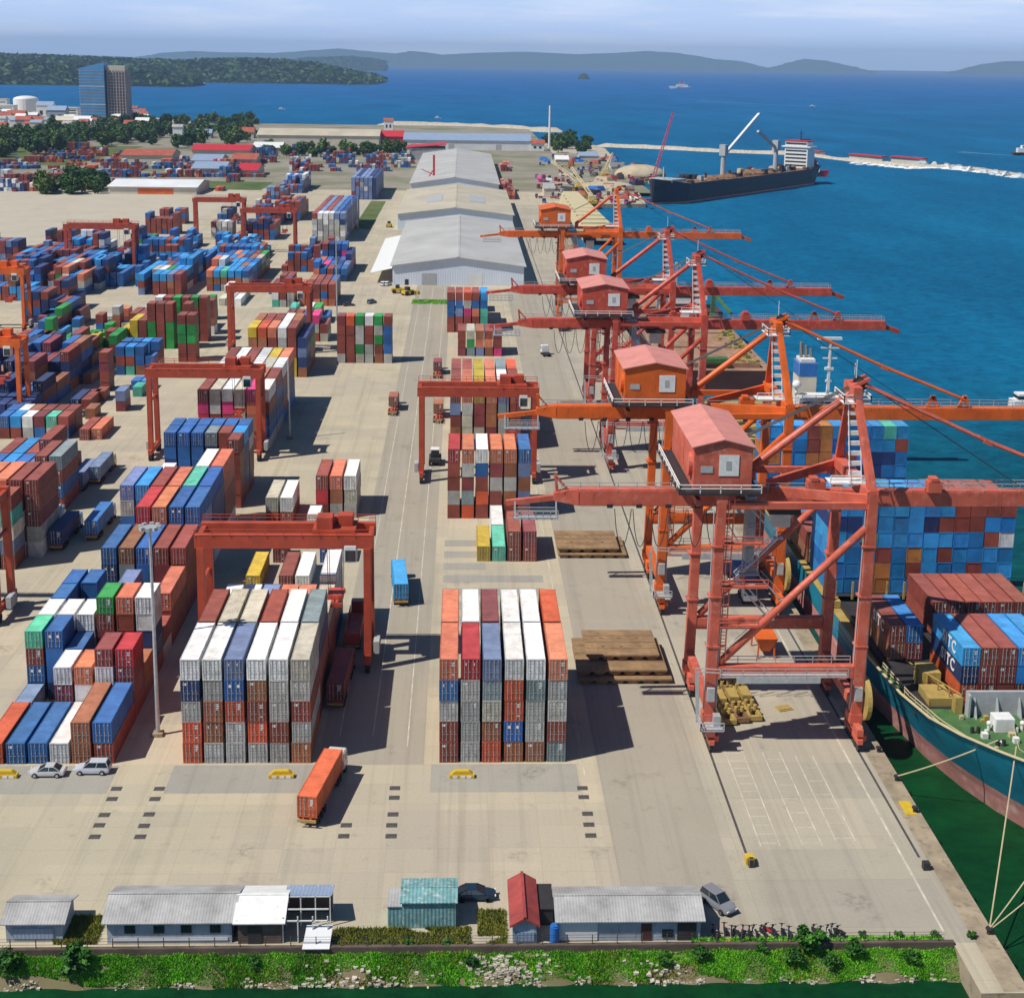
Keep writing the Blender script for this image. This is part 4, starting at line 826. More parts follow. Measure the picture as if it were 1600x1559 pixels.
# ------------------------------------------------------------------ road vehicles
def wheel(p, x, y, r, w=.3): return MB().tube((x-w/2, y, r), (x+w/2, y, r), r, 14).obj('wheel', M['dark'], p)
def truck(label, loc, rz, cab=(.7, .7, .7), trailer=True, group='yard lorries'):
    """front of the lorry points to +y"""
    t = thing('lorry', label, 'lorry', loc, rz, group)
    b = MB(); b.hexa([(-1.2, 12.9, .75), (1.2, 12.9, .75), (1.2, 15.0, .75), (-1.2, 15.0, .75), (-1.15, 13.0, 3.1), (1.15, 13.0, 3.1), (1.15, 14.6, 3.1), (-1.15, 14.6, 3.1)]); c = b.obj('cab', M['paint'], t, bevel=.1); c.color = (*cab, 1)
    MB().hexa([(-1.05, 14.92, 1.75), (1.05, 14.92, 1.75), (1.05, 15.0, 1.75), (-1.05, 15.0, 1.75), (-1.0, 14.62, 2.85), (1.0, 14.62, 2.85), (1.0, 14.7, 2.85), (-1.0, 14.7, 2.85)]).obj('windscreen', M['glass'], c)
    for s in (-1, 1): MB().box(s*1.13-.06, 13.5, 1.8, s*1.13+.06, 14.5, 2.6).obj('side_window', M['glass'], c)
    b = MB(); b.box(-.5, 9.6, .7, .5, 14.4, .95); b.box(-1.1, 11.6, .6, 1.1, 12.6, 1.0); b.obj('chassis', M['black'], t)
    if trailer:
        b = MB(); b.box(-.55, -.1, 1.0, -.35, 12.3, 1.35); b.box(.35, -.1, 1.0, .55, 12.3, 1.35)
        for k in range(5): b.box(-1.2, .1+k*2.9, 1.15, 1.2, .4+k*2.9, 1.36)
        b.box(-1.15, -.25, .8, 1.15, -.1, 1.15, 1); b.obj('trailer_frame', [M['crane_red'], M['khaki']], t)
        for y in (1.3, 2.6, 3.9):
            for s in (-1, 1): wheel(t, s*.95, y, .5, .5)
    for y in (10.3, 11.4, 14.0):
        for s in (-1, 1): wheel(t, s*.98, y, .5, .4)
    return t
def on_truck(label, loc, rz, ch, clabel, cab=(.7, .7, .7), h=2.7, mark=1):
    t = truck(label, loc, rz, cab); v = Matrix.Rotation(rz, 3, 'Z') @ Vector((0, 0, 1.38))
    make_container(dict(x=loc[0]+v.x, y=loc[1]+v.y, z=v.z, L=12.19, h=h, c=ch, rz=rz), clabel, 'containers on lorries', True, mark); return t
a, c = at(480, 1293), at(526, 1206); rz = -math.atan2((c.x-a.x), (c.y-a.y))
on_truck('lorry under the orange red container on open concrete', (a.x, a.y, 0), rz, 'o', 'orange red container on a trailer in front of the six-wide stack', (.6, .55, .5))
a = at(627, 948); on_truck('lorry under the sky blue container on the roadway', (a.x, a.y, 0), rad(5), 'l', 'lone sky blue container on a trailer driving up the yard roadway', (.1, .2, .45), mark=0)
on_truck('lorry with maroon container beside the near gantry leg, in shadow', (-15.1, 15.8, 0), rad(-2), 'm', 'maroon container on a trailer in the shadow of the big stack', (.3, .05, .05))
t = truck('red lorry with an open sided trailer under the near gantry spreader', (-14.3, 36, 0), 0, (.35, .06, .05)); b = MB()
b.box(-1.25, 0, 1.38, 1.25, 12, 1.5); b.box(-1.25, 0, 1.5, -1.13, 12, 2.9); b.box(1.13, 0, 1.5, 1.25, 12, 2.9); b.box(-1.13, 0, 1.5, 1.13, .12, 2.9); b.obj('open_box', M['crane_red'], t, bevel=.02)
for (px, py, ch, lt, lc) in ((613, 650, 'n', 'small lorry alone on the roadway beyond the blue one', 'salmon brown container on the lone lorry far up the roadway'), (684, 662, 'n', 'lorry waiting just under the second quayside gantry', 'brown container on the lorry under the gantry beam'), (683, 592, 'm', 'lorry waiting behind the gantry beam', 'maroon container on the lorry above the gantry beam')):
    a = at(px, py); t = truck(lt, (a.x, a.y, 0), 0, (.6, .6, .6)); make_container(dict(x=a.x, y=a.y+5, z=1.38, L=6.06, h=2.6, c=ch, rz=0), lc, 'containers on lorries', True, 1)
a = at(143, 846); on_truck('lorry with a blue container left of the long block', (a.x, a.y, 0), 0, 'b', 'blue container on a trailer left of the long block', (.2, .3, .5))
a = at(60, 850); on_truck('lorry with a grey blue container in the shade of the red block', (a.x, a.y, 0), 0, 'h', 'grey blue container on a trailer, left one of a shaded pair', (.2, .3, .5))
a = at(88, 862); on_truck('lorry with a navy container in the shade of the red block', (a.x, a.y, 0), 0, 'd', 'navy container on a trailer, right one of a shaded pair', (.2, .3, .5))
a = at(148, 758); on_truck('lorry with a slate blue container behind the shaded pair', (a.x, a.y, 0), 0, 'p', 'slate blue container on a trailer between the red block and blue block', (.6, .55, .3))
a = at(121, 770); on_truck('lorry with a slate blue container, leftmost of two behind the shaded pair', (a.x, a.y, 0), 0, 'p', 'slate blue container on a trailer, hiding the lower left of another', (.6, .55, .3))
a = at(1172, 946); t = truck('white cabbed lorry facing the camera between the crane legs', (a.x, a.y+15, 0), math.pi, (.8, .8, .8))
make_container(dict(x=a.x, y=a.y+15-12.3, z=1.38, L=12.19, h=2.7, c='b', rz=0), 'deep blue container on the lorry between the crane legs', 'containers on lorries', False)
a = at(867, 568); t = truck('white lorry without load on the apron by the red crane', (a.x, a.y, 0), rad(10), (.8, .8, .8), False)
a = at(680, 722); 
t = thing('terminal_tractor', 'dark wheeled tractor with white roof beside the gantry leg', 'tractor', (a.x, a.y-1, 0)); b = MB(); b.box(-1.3, -2.5, .8, 1.3, 3, 1.6); b.obj('chassis', M['black'], t, bevel=.05)
b = MB(); b.box(-.9, -.8, 1.6, .9, 1.2, 3.3); c = b.obj('cab', M['black'], t, bevel=.08); MB().box(-1, -.9, 3.3, 1, 1.3, 3.55).obj('roof', M['white'], c, bevel=.05)
for s in (-1, 1):
    for y in (-1.8, 2.2): wheel(t, s*1.15, y, .75, .5)
def car(label, loc, rz, col, suv=False, group='parked cars'):
    """front points to +x"""
    t = thing('parked_car', label, 'car', loc, rz, group); H = 1.72 if suv else 1.43; hood = 1.02 if suv else .88; Lg = 2.3; W2 = .9
    secs = [(-Lg, .45, .72, .74), (-Lg+.12, .3, hood-.02, .84), (-1.1, .24, hood+.02, W2), (.7, .24, hood, W2), (1.5, .26, hood-.08, .88), (Lg-.2, .32, hood-.2, .8), (Lg, .42, .62, .7)]
    vs = []; fs = []
    for x, z0, z1, w in secs: vs += [(x, -w, z0), (x, -w*1.0, (z0+z1)*.5), (x, -w*.9, z1), (x, w*.9, z1), (x, w, (z0+z1)*.5), (x, w, z0)]
    K = 6
    for i in range(len(secs)-1): fs += [(i*K+j, i*K+(j+1) % K, (i+1)*K+(j+1) % K, (i+1)*K+j) for j in range(K)]
    fs += [tuple(range(K)), tuple(range(len(vs)-1, len(vs)-K-1, -1))]
    bo = MB().add(vs, fs).obj('body', M['paint'], t, bevel=.05, smooth=False); bo.color = (*col, 1)
    xb, xr0, xr1, xf = (-2.15, -1.9, .25, 1.05) if suv else (-1.75, -.95, .2, 1.15)
    lo = [(xb, -.8), (xf, -.8), (xf, .8), (xb, .8)]; hi = [(xr0, -.64), (xr1, -.64), (xr1, .64), (xr0, .64)]
    MB().hexa([(x, y, hood-.03) for x, y in lo]+[(x, y, H-.06) for x, y in hi]).obj('window_band', M['glass'], t, bevel=.03)
    b = MB(); b.hexa([(x*1.0, y*1.03, H-.07) for x, y in hi]+[(x*.97, y*.95, H) for x, y in hi])
    for s in (-1, 1):
        for xa, xt in ((xb, xr0), (xf, xr1), ((xb+xf)/2-.05, (xr0+xr1)/2)): b.bar((xa, s*.79, hood), (xt, s*.645, H-.05), .07, .07)
    r = b.obj('roof', M['paint'], t); r.color = (*col, 1)
    for s in (-1, 1):
        MB().box(Lg-.12, s*.62-.16, .6, Lg+.01, s*.62+.16, .74).obj('headlight', M['white'], t, bevel=.02); MB().box(-Lg-.01, s*.62-.14, .62, -Lg+.1, s*.62+.14, .78).obj('tail_light', M['redp'], t)
        for x in (-1.4, 1.42): w = MB().tube((x, s*.9-.12, .33), (x, s*.9+.1, .33), .33, 14).obj('wheel', M['dark'], t); MB().tube((x, s*.92-.1, .33), (x, s*.92+.105, .33), .19, 10).obj('rim', M['steel'], w)
    return t
a = at(75, 1210); car('silver saloon car parked in front of the white container', (a.x, a.y, 0), math.pi, (.5, .5, .5))
a = at(145, 1206); car('silver estate car parked at the corner of the long block', (a.x, a.y, 0), math.pi, (.5, .52, .58), True)
a = at(742, 1402); car('dark blue car parked behind the teal shed', (a.x, a.y, 0), 0, (.012, .03, .055))
a = at(1122, 1415); car('dark silver car standing askew at the end of the grey roofed shed', (a.x, a.y, 0), rad(-58), (.2, .21, .24), True)
a = at(581, 474); car('small grey pickup on the ground before the white warehouse', (a.x, a.y, 0), 1, (.12, .14, .2), True); a = at(545, 478); car('small dark car on the ground before the white warehouse', (a.x, a.y, 0), .3, (.1, .07, .05))
for px in (600, 606):
    a = at(px, 446); car(('left' if px == 600 else 'right')+' one of two white cars by the white warehouse corner', (a.x, a.y, 0), 1.2, (.7, .7, .7), True)
# ------------------------------------------------------------------ hatch covers, spreader frames, corner markers
def hatch(label, x0, y0, x1, y1, z):
    t = thing('hatch_cover', label, 'hatch cover', (x0, y0, z), 0, 'brown hatch covers set down on the wharf'); w, d = x1-x0, y1-y0
    MB().box(0, 0, .55, w, d, .85).obj('panel', M['wood'], t, bevel=.05)
    b = MB(); n = int(w/2.1)
    for k in range(n): a = k*w/n; b.prism([(a+.1, .55), (a+.5, .1), (a+w/n*.5, .0), (a+w/n-.5, .1), (a+w/n-.1, .55)], .15, d-.15)
    for k in range(1, 4): b.box(.1, d*k/4-.05, .851, w-.1, d*k/4+.06, .93)
    b.obj('under_beam', M['wood'], t)
    b = MB()
    for i in range(3):
        for j in range(2): b.box(w*(i+1)/4-.25, d*(j+1)/3-.2, .852, w*(i+1)/4+.25, d*(j+1)/3+.2, .98)
    b.obj('lashing_socket', M['wood'], t)
hatch('lower of two stacked hatch covers beside the mint container', 20.6, 78, 33.4, 88, 0); hatch('upper of two stacked hatch covers beside the mint container', 20.4, 78.6, 32, 88.6, .99)
hatch('lowest hatch cover beside the big white topped stack', 20.0, 24, 34, 36.3, 0); hatch('middle hatch cover in the stack half in shade', 19.9, 25, 33.4, 37, .99); hatch('top hatch cover, offset on the stack half in shade', 21.5, 28.2, 32.6, 37.8, 1.98)
def spreader(label, loc, rz, m):
    t = thing('lifting_frame', label, 'lifting frame', loc, rz); b = MB()
    for y in (-.75, .75): b.box(-6, y-.22, .3, 6, y+.22, 1.0)
    for x in (-6, -3.4, -1.2, 1.2, 3.4, 6): b.box(x-.25, -1.05, .2, x+.25, 1.05, .9)
    for x in (-5, 5): b.box(x-.3, -.9, 0, x+.3, .9, .3)
    b.obj('main_frame', m, t, bevel=.03)
    b = MB(); b.box(-1.6, -.7, 1.0, 1.6, .7, 1.9)
    for x in (-4.2, -2.6, 2.6, 4.2): b.tube((x, -.45, .95), (x, -.45, 1.7), .3, 10); b.tube((x, .45, .95), (x, .45, 1.7), .3, 10)
    b.obj('lift_gear', M['khaki'], t, bevel=.03)
for k in range(3): a = at(1136+k*20, 1134-k*3); spreader(('rusty brown lifting frame, %s of three by the landward crane leg' % ('leftmost', 'middle', 'rightmost')[k]), (a.x, a.y+6.2, 0), rad(93), M['khaki'] if k != 1 else M['deckrust'])
a = at(1200, 1035); t = thing('grab_hopper', 'orange grab hopper standing on the wharf under the near crane', 'hopper', (a.x, a.y+4, 0)); b = MB()
b.hexa([(-.7, -2, 1), (.7, -2, 1), (.7, 2, 1), (-.7, 2, 1), (-1.7, -3, 3.4), (1.7, -3, 3.4), (1.7, 3, 3.4), (-1.7, 3, 3.4)]); b.obj('bin', M['crane_orange'], t, bevel=.05)
for sx in (-1, 1):
    for sy in (-1, 1): b = MB(); b.bar((sx*1.3, sy*2.4, 0), (sx*1.2, sy*2.4, 2.6), .25, .25); b.obj('leg', M['crane_orange'], t)
a = at(1225, 1107); b = MB(); b.box(-1.1, -.8, 0, 1.1, .8, .16); b.box(-.9, -.6, .16, .9, .6, .3); tag(b.obj('rusty_plate', M['khaki'], None, (a.x, a.y, 0), .3, bevel=.02), 'small rusty plate lying on the wharf under the near crane', 'plate')
for px, lab in ((440, 'in front of the big stack under the near gantry'), (722, 'in front of the big stack by the brown hatch covers'), (8, 'at the left edge near the silver cars')):
    a = at(px, 1214); t = thing('corner_marker', 'yellow and white marker block '+lab, 'marker', (a.x, a.y, 0), 0, 'yellow marker blocks'); b = MB(); b.box(-1.6, -.4, 0, 1.6, .5, .5, 0); b.prism([(-1.4, .5), (1.4, .5), (.9, .95), (-.9, .95)], -.2, .5); b.obj('block', M['yellow'], t, bevel=.05)
    b = MB()
    for x in (-.9, .1, .9): b.box(x-.3, -.44, .06, x+.3, -.402, .4)
    b.obj('white_band', M['white'], t)
pl = {'in the left strip': [(182, 1232), (175, 1248), (163, 1273), (155, 1289), (148, 1307)], 'in the strip right of the left one': [(249, 1232), (242, 1248), (233, 1272), (225, 1290), (219, 1307)], 'beside the orange red container': [(541, 1289), (537, 1306)],
      'in the strip before the roadway': [(617, 1231), (616, 1246), (614, 1272), (612, 1289), (611, 1306)], 'in the rightmost strip': [(910, 1231), (912, 1245), (918, 1271), (920, 1288), (923, 1305)]}
pm = MB().box(-.66, -.48, 0, .66, .48, .03).mesh('turning_plate', M['plate'])
for lab, ps in pl.items():
    for k, q in enumerate(ps): a = at(*q); tag(link('turning_plate', pm, None, (a.x, a.y, .001)), f'dark plate {lab}, {ORD[len(ps)-1-k]} from the sheds', 'plate', 'dark ground plates for gantry wheels')
# ------------------------------------------------------------------ ships
def loft(stations, name, mats, parent, band=None, close_top=True):
    """stations: list of (y, [(half breadth x, z) from keel up]); symmetric about x = 0"""
    vs = []; fs = []; ms = []; K = len(stations[0][1])
    for y, pr in stations:
        for s in (-1, 1):
            for i, (x, z) in enumerate(pr): vs.append((s*x, y+(pr[i][2] if len(pr[i]) > 2 else 0) if False else y, z))
    for i in range(len(stations)-1):
        a, b = i*2*K, (i+1)*2*K
        for j in range(K-1):
            for o in (0, K): fs.append((a+o+j, b+o+j, b+o+j+1, a+o+j+1)); ms.append(band(j) if band else 0)
        if close_top: fs.append((a+K-1, b+K-1, b+2*K-1, a+2*K-1)); ms.append(len(mats)-1)
    for a in (0, (len(stations)-1)*2*K):
        for j in range(K-1): fs.append((a+j, a+j+1, a+K+j+1, a+K+j)); ms.append(band(j) if band else 0)
    me = bpy.data.meshes.new(name); me.from_pydata(vs, [], fs)
    for m in mats: me.materials.append(m)
    me.polygons.foreach_set('material_index', ms)
    import bmesh
    b = bmesh.new(); b.from_mesh(me); bmesh.ops.remove_doubles(b, verts=b.verts, dist=.001); bmesh.ops.recalc_face_normals(b, faces=b.faces); b.to_mesh(me); b.free()
    return link(name, me, parent)
# teal container ship: bow towards the camera.  local x about the centre line
sx = 78.1; ship = thing('container_ship', 'teal hulled container ship moored along the quay, its green foredeck at the lower right', 'ship', (sx, 0, 0))
W0, B = WATER-1.0, 16.3
def stn(y, wl, dk, top): 
    z1 = 1.2; f = lambda z: wl+(dk-wl)*max(0, (z-W0)/(top-W0))**1.25
    return (y, [(wl*.9+.01, W0-3), (f(W0), W0), (f(z1-1.2), z1-1.2), (f(z1), z1), (f(3.0), 3.0), (f(top-1.2), top-1.2), (dk, top)])
st = [stn(-27.0, .02, .25, 10.4), stn(-25.4, .1, 2.2, 10.3), stn(-22.5, .5, 4.9, 10.0), stn(-19, 1.6, 7.2, 9.5), stn(-14, 3.9, 9.9, 8.8), stn(-8, 6.9, 12.6, 8.0), stn(-2, 9.2, 14.6, 7.4), stn(6, 11.4, 15.9, 7.0), stn(16, 13.2, B, 6.5), stn(26, 14.6, B, 5.6), stn(40, 16.0, B, 5.2), stn(150, B-.2, B, 5.2), stn(172, 13, B, 5.4), stn(184, 8, B-1.2, 5.6)]
loft(st, 'hull', [M['hullred'], M['hullteal'], M['deckgreen']], ship, lambda j: 0 if j < 3 else 1, False)
def deck(name, z, pts, m, p): return MB().prism([(x, y) for x, y in pts], z-.25, z, 'z').obj(name, m, p)
def hb_at(pr, z):
    for (xa, za), (xb, zb) in zip(pr, pr[1:]):
        if za <= z <= zb: return xa+(xb-xa)*(z-za)/(zb-za)
    return pr[-1][0]
ed = [(max(.05, hb_at(s[1], 5.7)-.12), s[0]) for s in st]; em = [(max(.05, hb_at(s[1], 4.6)-.12), s[0]) for s in st]; deck('foredeck', 6.0, [(-x, y) for x, y in ed[2:9]]+[(x, y) for x, y in ed[2:9]][::-1], M['deckgreen'], ship)
deck('main_deck', 4.9, [(-x, y) for x, y in em[8:]]+[(x, y) for x, y in em[8:]][::-1], M['khaki'], ship)
b = MB()
for i in range(9):
    for s in (-1, 1):
        a, c = st[i], st[i+1]; b.bar((s*a[1][-1][0], a[0], a[1][-1][1]+.05), (s*c[1][-1][0], c[0], c[1][-1][1]+.05), .34, .16)
b.obj('bulwark_rail', M['boom'], ship)
b = MB(); b.box(-8.5, 1.4, 6, 11.5, 1.9, 9.4); b.box(-8.5, .6, 6, -8.2, 1.4, 9.2)
for k in range(7): b.prism([(1.4, 6), (.2, 6), (1.4, 8.6)], -7.6+k*3, -7.35+k*3, 'x')
b.obj('breakwater_plate', M['grey'], ship, bevel=.03)
b = MB()
for k, x in enumerate((-1.2, 1.4, 4.0)): b.tube((x-.9, -3.8, 7.2), (x+.9, -3.8, 7.2), .95, 14); b.tube((x-1.0, -3.8, 7.2), (x-.8, -3.8, 7.2), 1.25, 14); b.tube((x+.8, -3.8, 7.2), (x+1.0, -3.8, 7.2), 1.25, 14); b.box(x-1, -4.6, 6, x+1, -3, 6.5)
b.obj('mooring_winch', M['boom'], ship)
b = MB(); b.box(-6.4, -3.6, 6, -3.9, -1.4, 7.9); b.obj('deck_locker', M['white'], ship, bevel=.05)
b = MB(); b.box(-9.8, 1.9, 6, -8.8, 3.2, 8.3); b.box(-12.6, 4, 5.9, -9.2, 8.5, 7.2); b.box(-12, 9, 5.9, -9.4, 12.5, 8.6)
for k in range(5): b.bar((-9.0-.8*k, 2.2+2.2*k, 6), (-9.0-.8*k, 2.2+2.2*k, 8.6), .18, .18); b.bar((-9.0-.8*k, 2.2+2.2*k, 8.6), (-9.8-.8*k, 4.4+2.2*k, 8.6), .14, .14)
b.obj('lashing_bridge', M['khaki'], ship, bevel=.02)
for x, y in ((-7, -7), (-9, -3.5), (5, -9), (0, -15)):
    b = MB(); b.tube((x-.4, y, 6), (x-.4, y, 6.8), .25, 10); b.tube((x+.4, y, 6), (x+.4, y, 6.8), .25, 10); b.obj('deck_bollard', M['black'], ship)
for y in (41.5, 72.5, 90, 120):
    b = MB(); b.box(-B+.6, y, 5, B-.6, y+2.2, 6.1)
    for k in range(12): b.bar((-B+1+k*2.8, y+1, 6), (-B+1+k*2.8, y+1, 9.0), .3, .3)
    b.obj('lashing_bridge', M['khaki'], ship)
b = MB(); b.box(-14.6, 3.4, 5.0, 14.6, 138, 6.1); b.obj('hatch_coaming', M['black'], ship, bevel=.05)
b = MB()
for k in range(46):
    x, y = R.uniform(-9.5, 9.5), R.uniform(-14, .6); q = R.uniform(.12, .38)
    if abs(x) > (y+24)*.62: continue
    b.box(x-q, y-q, 6, x+q, y+q, 6+R.uniform(.2, .9), R.choice((0, 1, 2)))
for k in range(7): b.tube((-7+k*2.2, -2.8, 6), (-7+k*2.2, -2.8, 6.9), .22, 8, 1); b.ball((-7+k*2.2, -2.8, 7.0), .34, 1, 5)
for k in range(5): b.path([(-4+k*1.6, -3.4, 6.9), (-5+k*2.0, -8-k*.6, 6.1), (-3.5+k*1.4, -14+k*.4, 6.1)], .06, 5, 2)
b.obj('deck_fittings', [M['khaki'], M['white'], M['rope']], ship)['kind'] = 'stuff'
b = MB(); b.rail([(x*.97, y, 6) for x, y in ed[2:9]], r=.05, step=1.6); b.rail([(-x*.97, y, 6) for x, y in ed[2:9]], r=.05, step=1.6); b.obj('deck_railing', M['boom'], ship)
for k in range(3): MB().tube((-4.6+k*4.6, -12, 6), (-4.6+k*4.6, -12, 8.2+(k == 1)*4), .22, 8, 0, .1).obj('vent_post' if k != 1 else 'foremast', M['white'], ship)
# accommodation and funnel aft
b = MB(); b.box(3, 150, 5, 16, 162, 10.6); sup = b.obj('superstructure', M['white'], ship, bevel=.08)
b = MB(); b.box(2, 149.4, 10.6, 16.2, 157, 11.0); b.box(4.5, 150, 11.0, 14.5, 158, 13.2); b.rail([(2.2, 149.5, 11.0), (16, 149.5, 11.0)], r=.07); b.rail([(4.6, 150.1, 13.2), (14.4, 150.1, 13.2)], r=.07); b.obj('bridge', M['white'], sup)
for k in range(2): MB().box(4, 149.9, 6.2+k*2.3, 15, 149.97, 7.2+k*2.3).obj('window_row', M['glass'], sup)
MB().box(4.8, 149.9, 11.7, 14.2, 149.97, 12.8).obj('window_row', M['glass'], sup)
b = MB(); b.box(6.0, 160, 5, 10.4, 166, 16.6, 0); b.box(5.95, 159.95, 16.6, 10.45, 166.05, 20.0, 1); b.box(6.4, 160.5, 20.0, 10.0, 165.5, 20.8, 2)
for k in range(3): b.tube((7+k*1.2, 163, 20.5), (7+k*1.2, 163.5, 24.5-k*.8), .4, 8, 3)
b.obj('funnel', [M['plaster'], M['blue'], M['white'], M['black']], ship, bevel=.05)
b = MB(); b.bar((11.6, 154, 13), (11.6, 154, 27), .7, .7, 0, .4, .4); b.bar((9.4, 154, 25), (13.8, 154, 25), .3, .3); b.box(8.4, 153.5, 27, 14.2, 154.3, 27.6); b.bar((10, 154, 22.5), (13.4, 154, 22.5), .3, .3); b.bar((10.6, 154, 20), (12.6, 154, 20), .8, .6); b.bar((10.9, 154, 17), (12.3, 154, 17), .5, .5); b.obj('radar_mast', M['white'], ship)
b = MB(); b.ball((4.6, 156, 15.6), 1.1); b.tube((4.6, 156, 13), (4.6, 156, 14.7), .4); b.obj('radar_dome', M['white'], ship, smooth=True)
b = MB(); b.tube((17, 151, 11), (17, 151, 22), .1, 6); b.obj('aerial', M['white'], ship)
# mooring lines and bollards
def rope(pts, lab):
    P = [];
    for a, c in zip(pts, pts[1:]):
        a, c = Vector(a), Vector(c); sag = (a-c).length*.02
        for i in range(9): t = i/8; q = a.lerp(c, t); q.z -= sag*4*t*(1-t); P.append(q)
    tag(MB().path(P, .085, 5).obj('mooring_rope', M['rope']), lab, 'rope', 'mooring ropes of the teal ship')
bo1, bo2 = at(1408, 1219), at(1556, 1458)
def bollard(p, lab):
    t = thing('bollard', lab, 'bollard', (p.x, p.y, 0), 0, 'bollards on the quay edge'); MB().tube((0, 0, 0), (0, 0, .55), .26, 12).obj('post', M['black'], t); MB().tube((0, 0, .5), (0, 0, .72), .42, 12).obj('cap', M['black'], t, bevel=.05)
bo1.x = bo2.x = EDGE-.6
bollard(bo1, 'bollard holding the rope from the teal bow, upper one'); bollard(bo2, 'bollard near the quay corner holding three ropes'); 
bollard(Vector((EDGE-.7, -12.5, 0)), 'yellow topped bollard between the two roped ones'); bollard(Vector((EDGE-.7, 3.0, 0)), 'bollard just below the seaward crane foot'); 
rope([at(1560, 1156, 8.6), bo1+Vector((0, 0, .6))], 'mooring rope slanting from the teal bow to the upper bollard'); rope([at(1588, 1166, 9.3), bo2+Vector((0, 0, .6))], 'steep mooring rope down to the corner bollard'); rope([at(1660, 1290, 7.0), bo2+Vector((0, 0, .6))], 'upper of two low mooring ropes at the right edge'); rope([at(1690, 1330, 6.0), bo2+Vector((.1, 0, .5))], 'lower of two low mooring ropes at the right edge')
a = at(1452, 1262); tag(MB().box(-.7, -1.6, 0, .7, 1.6, .06).obj('kerb_patch', M['yellow'], None, (EDGE-1.3, a.y, .008)), 'faded yellow painted patch on the quay edge', 'marking')
for k in range(14):
    y = -40+k*12; b = MB(); b.tube((EDGE+.02, y, -1.9), (EDGE+.5, y, -1.9), .0001 if False else .55, 14); b.box(EDGE+.01, y-.3, -1.4, EDGE+.35, y+.3, -.2); t = b.obj('quay_fender', M['dark']); tag(t, 'black rubber fender on the quay face beside the green water', 'fender', 'rubber fenders along the quay')
# brown decked cargo vessel behind
c2 = thing('cargo_ship', 'cargo ship with a wide rust brown deck and white wheelhouse, moored behind the red cranes', 'ship', (78, 228, 0))
def st2(y, wl, dk, top): return (y, [(wl*.9+.01, W0-2), (wl, W0), (wl+(dk-wl)*.4, -.5), (dk, top)])
loft([st2(0, 12, 13.5, 3.2), st2(5, 14.2, 15.6, 3.0), st2(60, 14.8, 15.8, 3.0), st2(95, 14.8, 15.8, 3.6), st2(125, 8, 12.5, 5.2), st2(140, .3, 1.5, 6.5)], 'hull', [M['hullbrown'], M['deckbrown']], c2, lambda j: 0)
b = MB()
for k in range(3): b.box(-12.6, 5+k*24, 3.0, 12.6, 27+k*24, 4.4)
b.obj('hatch_lid', M['deckbrown'], c2, bevel=.1)
b = MB()
for k in range(60): x, y = R.uniform(6, 13), R.uniform(4, 70); b.box(x, y, 4.3, x+R.uniform(.4, 1.6), y+R.uniform(.4, 2), 4.4+R.uniform(.2, 1.0), R.choice((0, 0, 1, 2)))
b.obj('deck_gear', [M['dry'], M['khaki'], M['deckgreen']], c2)['kind'] = 'stuff'
MB().box(-5, 3, 4.4, 3, 7, 6.0).obj('tarpaulin', M['deckgreen'], c2, bevel=.2)
b = MB(); b.box(-6, 86, 3.3, 9, 98, 9.5); b.box(-7.5, 86, 9.5, 10.5, 95, 12); w = b.obj('wheelhouse', M['white'], c2, bevel=.1)
for z in (5, 7.4, 10.4): MB().box(-5, 85.9, z, 8.4, 85.97, z+.9).obj('window_row', M['glass'], w)
b = MB(); b.bar((0, 92, 12), (0, 92, 22), .8, .8); b.bar((-3, 92, 19), (3, 92, 19), .3, .3); b.box(-1.5, 91.5, 20.5, 1.5, 92.5, 21); b.obj('mast', M['white'], c2)
b = MB(); b.bar((11, 78, 4), (11, 78, 14), 1.4, 1.4); b.bar((11, 78, 13.5), (14, 60, 9.5), .8, .9); b.bar((7, 74, 4), (7, 74, 9), 2.5, 2.5); b.obj('deck_crane', M['deckgreen'], c2)
b = MB(); b.box(8, 80, 3.5, 15, 96, 6.5); b.obj('deck_house', M['hullbrown'], c2, bevel=.1)
# navy geared bulk carrier
pa, pb = at(1022, 322, WATER), at(1262, 287, WATER); dv = (pb-pa); Ls = dv.length*1.02; ang = math.atan2(-dv.x, dv.y)
c3 = thing('bulk_carrier', 'navy hulled bulk carrier with white bridge and raised deck cranes, moored across the far berth', 'ship', ((pa.x), (pa.y)+9, 0), ang); hb = 13
def st3(y, wl, dk, top): return (y, [(wl*.85+.01, W0-2), (wl, W0), (wl+(dk-wl)*.3, -1.2), (wl+(dk-wl)*.7, top*.55), (dk, top)])
loft([st3(0, .2, 1.2, 15), st3(7, 3.6, 7.5, 13.8), st3(16, 8.4, 11.5, 12.6), st3(28, 11.8, hb, 11.0), st3(Ls*.55, hb-.2, hb, 10.2), st3(Ls-22, hb-.3, hb, 10.4), st3(Ls-8, 9, hb-.6, 11.5), st3(Ls, 4, hb-2, 12)], 'hull', [M['hullred'], M['hullnavy'], M['deckrust']], c3, lambda j: 0 if j < 2 else 1)
b = MB(); b.prism([(-9, 10), (0, 4), (9, 10), (11.5, 26), (-11.5, 26)], 12.2, 14.2, 'z'); b.bar((0, 14, 14), (0, 14, 22), .8, .8); b.obj('forecastle', M['grey'], c3)
b = MB()
for k in range(40): y = R.uniform(32, Ls-38); x = R.uniform(-9, 9); r = R.uniform(2, 5); b.ball((x, y, 10.2), r, 0, 5, (1.2, 1.6, .55))
b.obj('deck_cargo', M['deckrust'], c3)['kind'] = 'stuff'
b = MB()
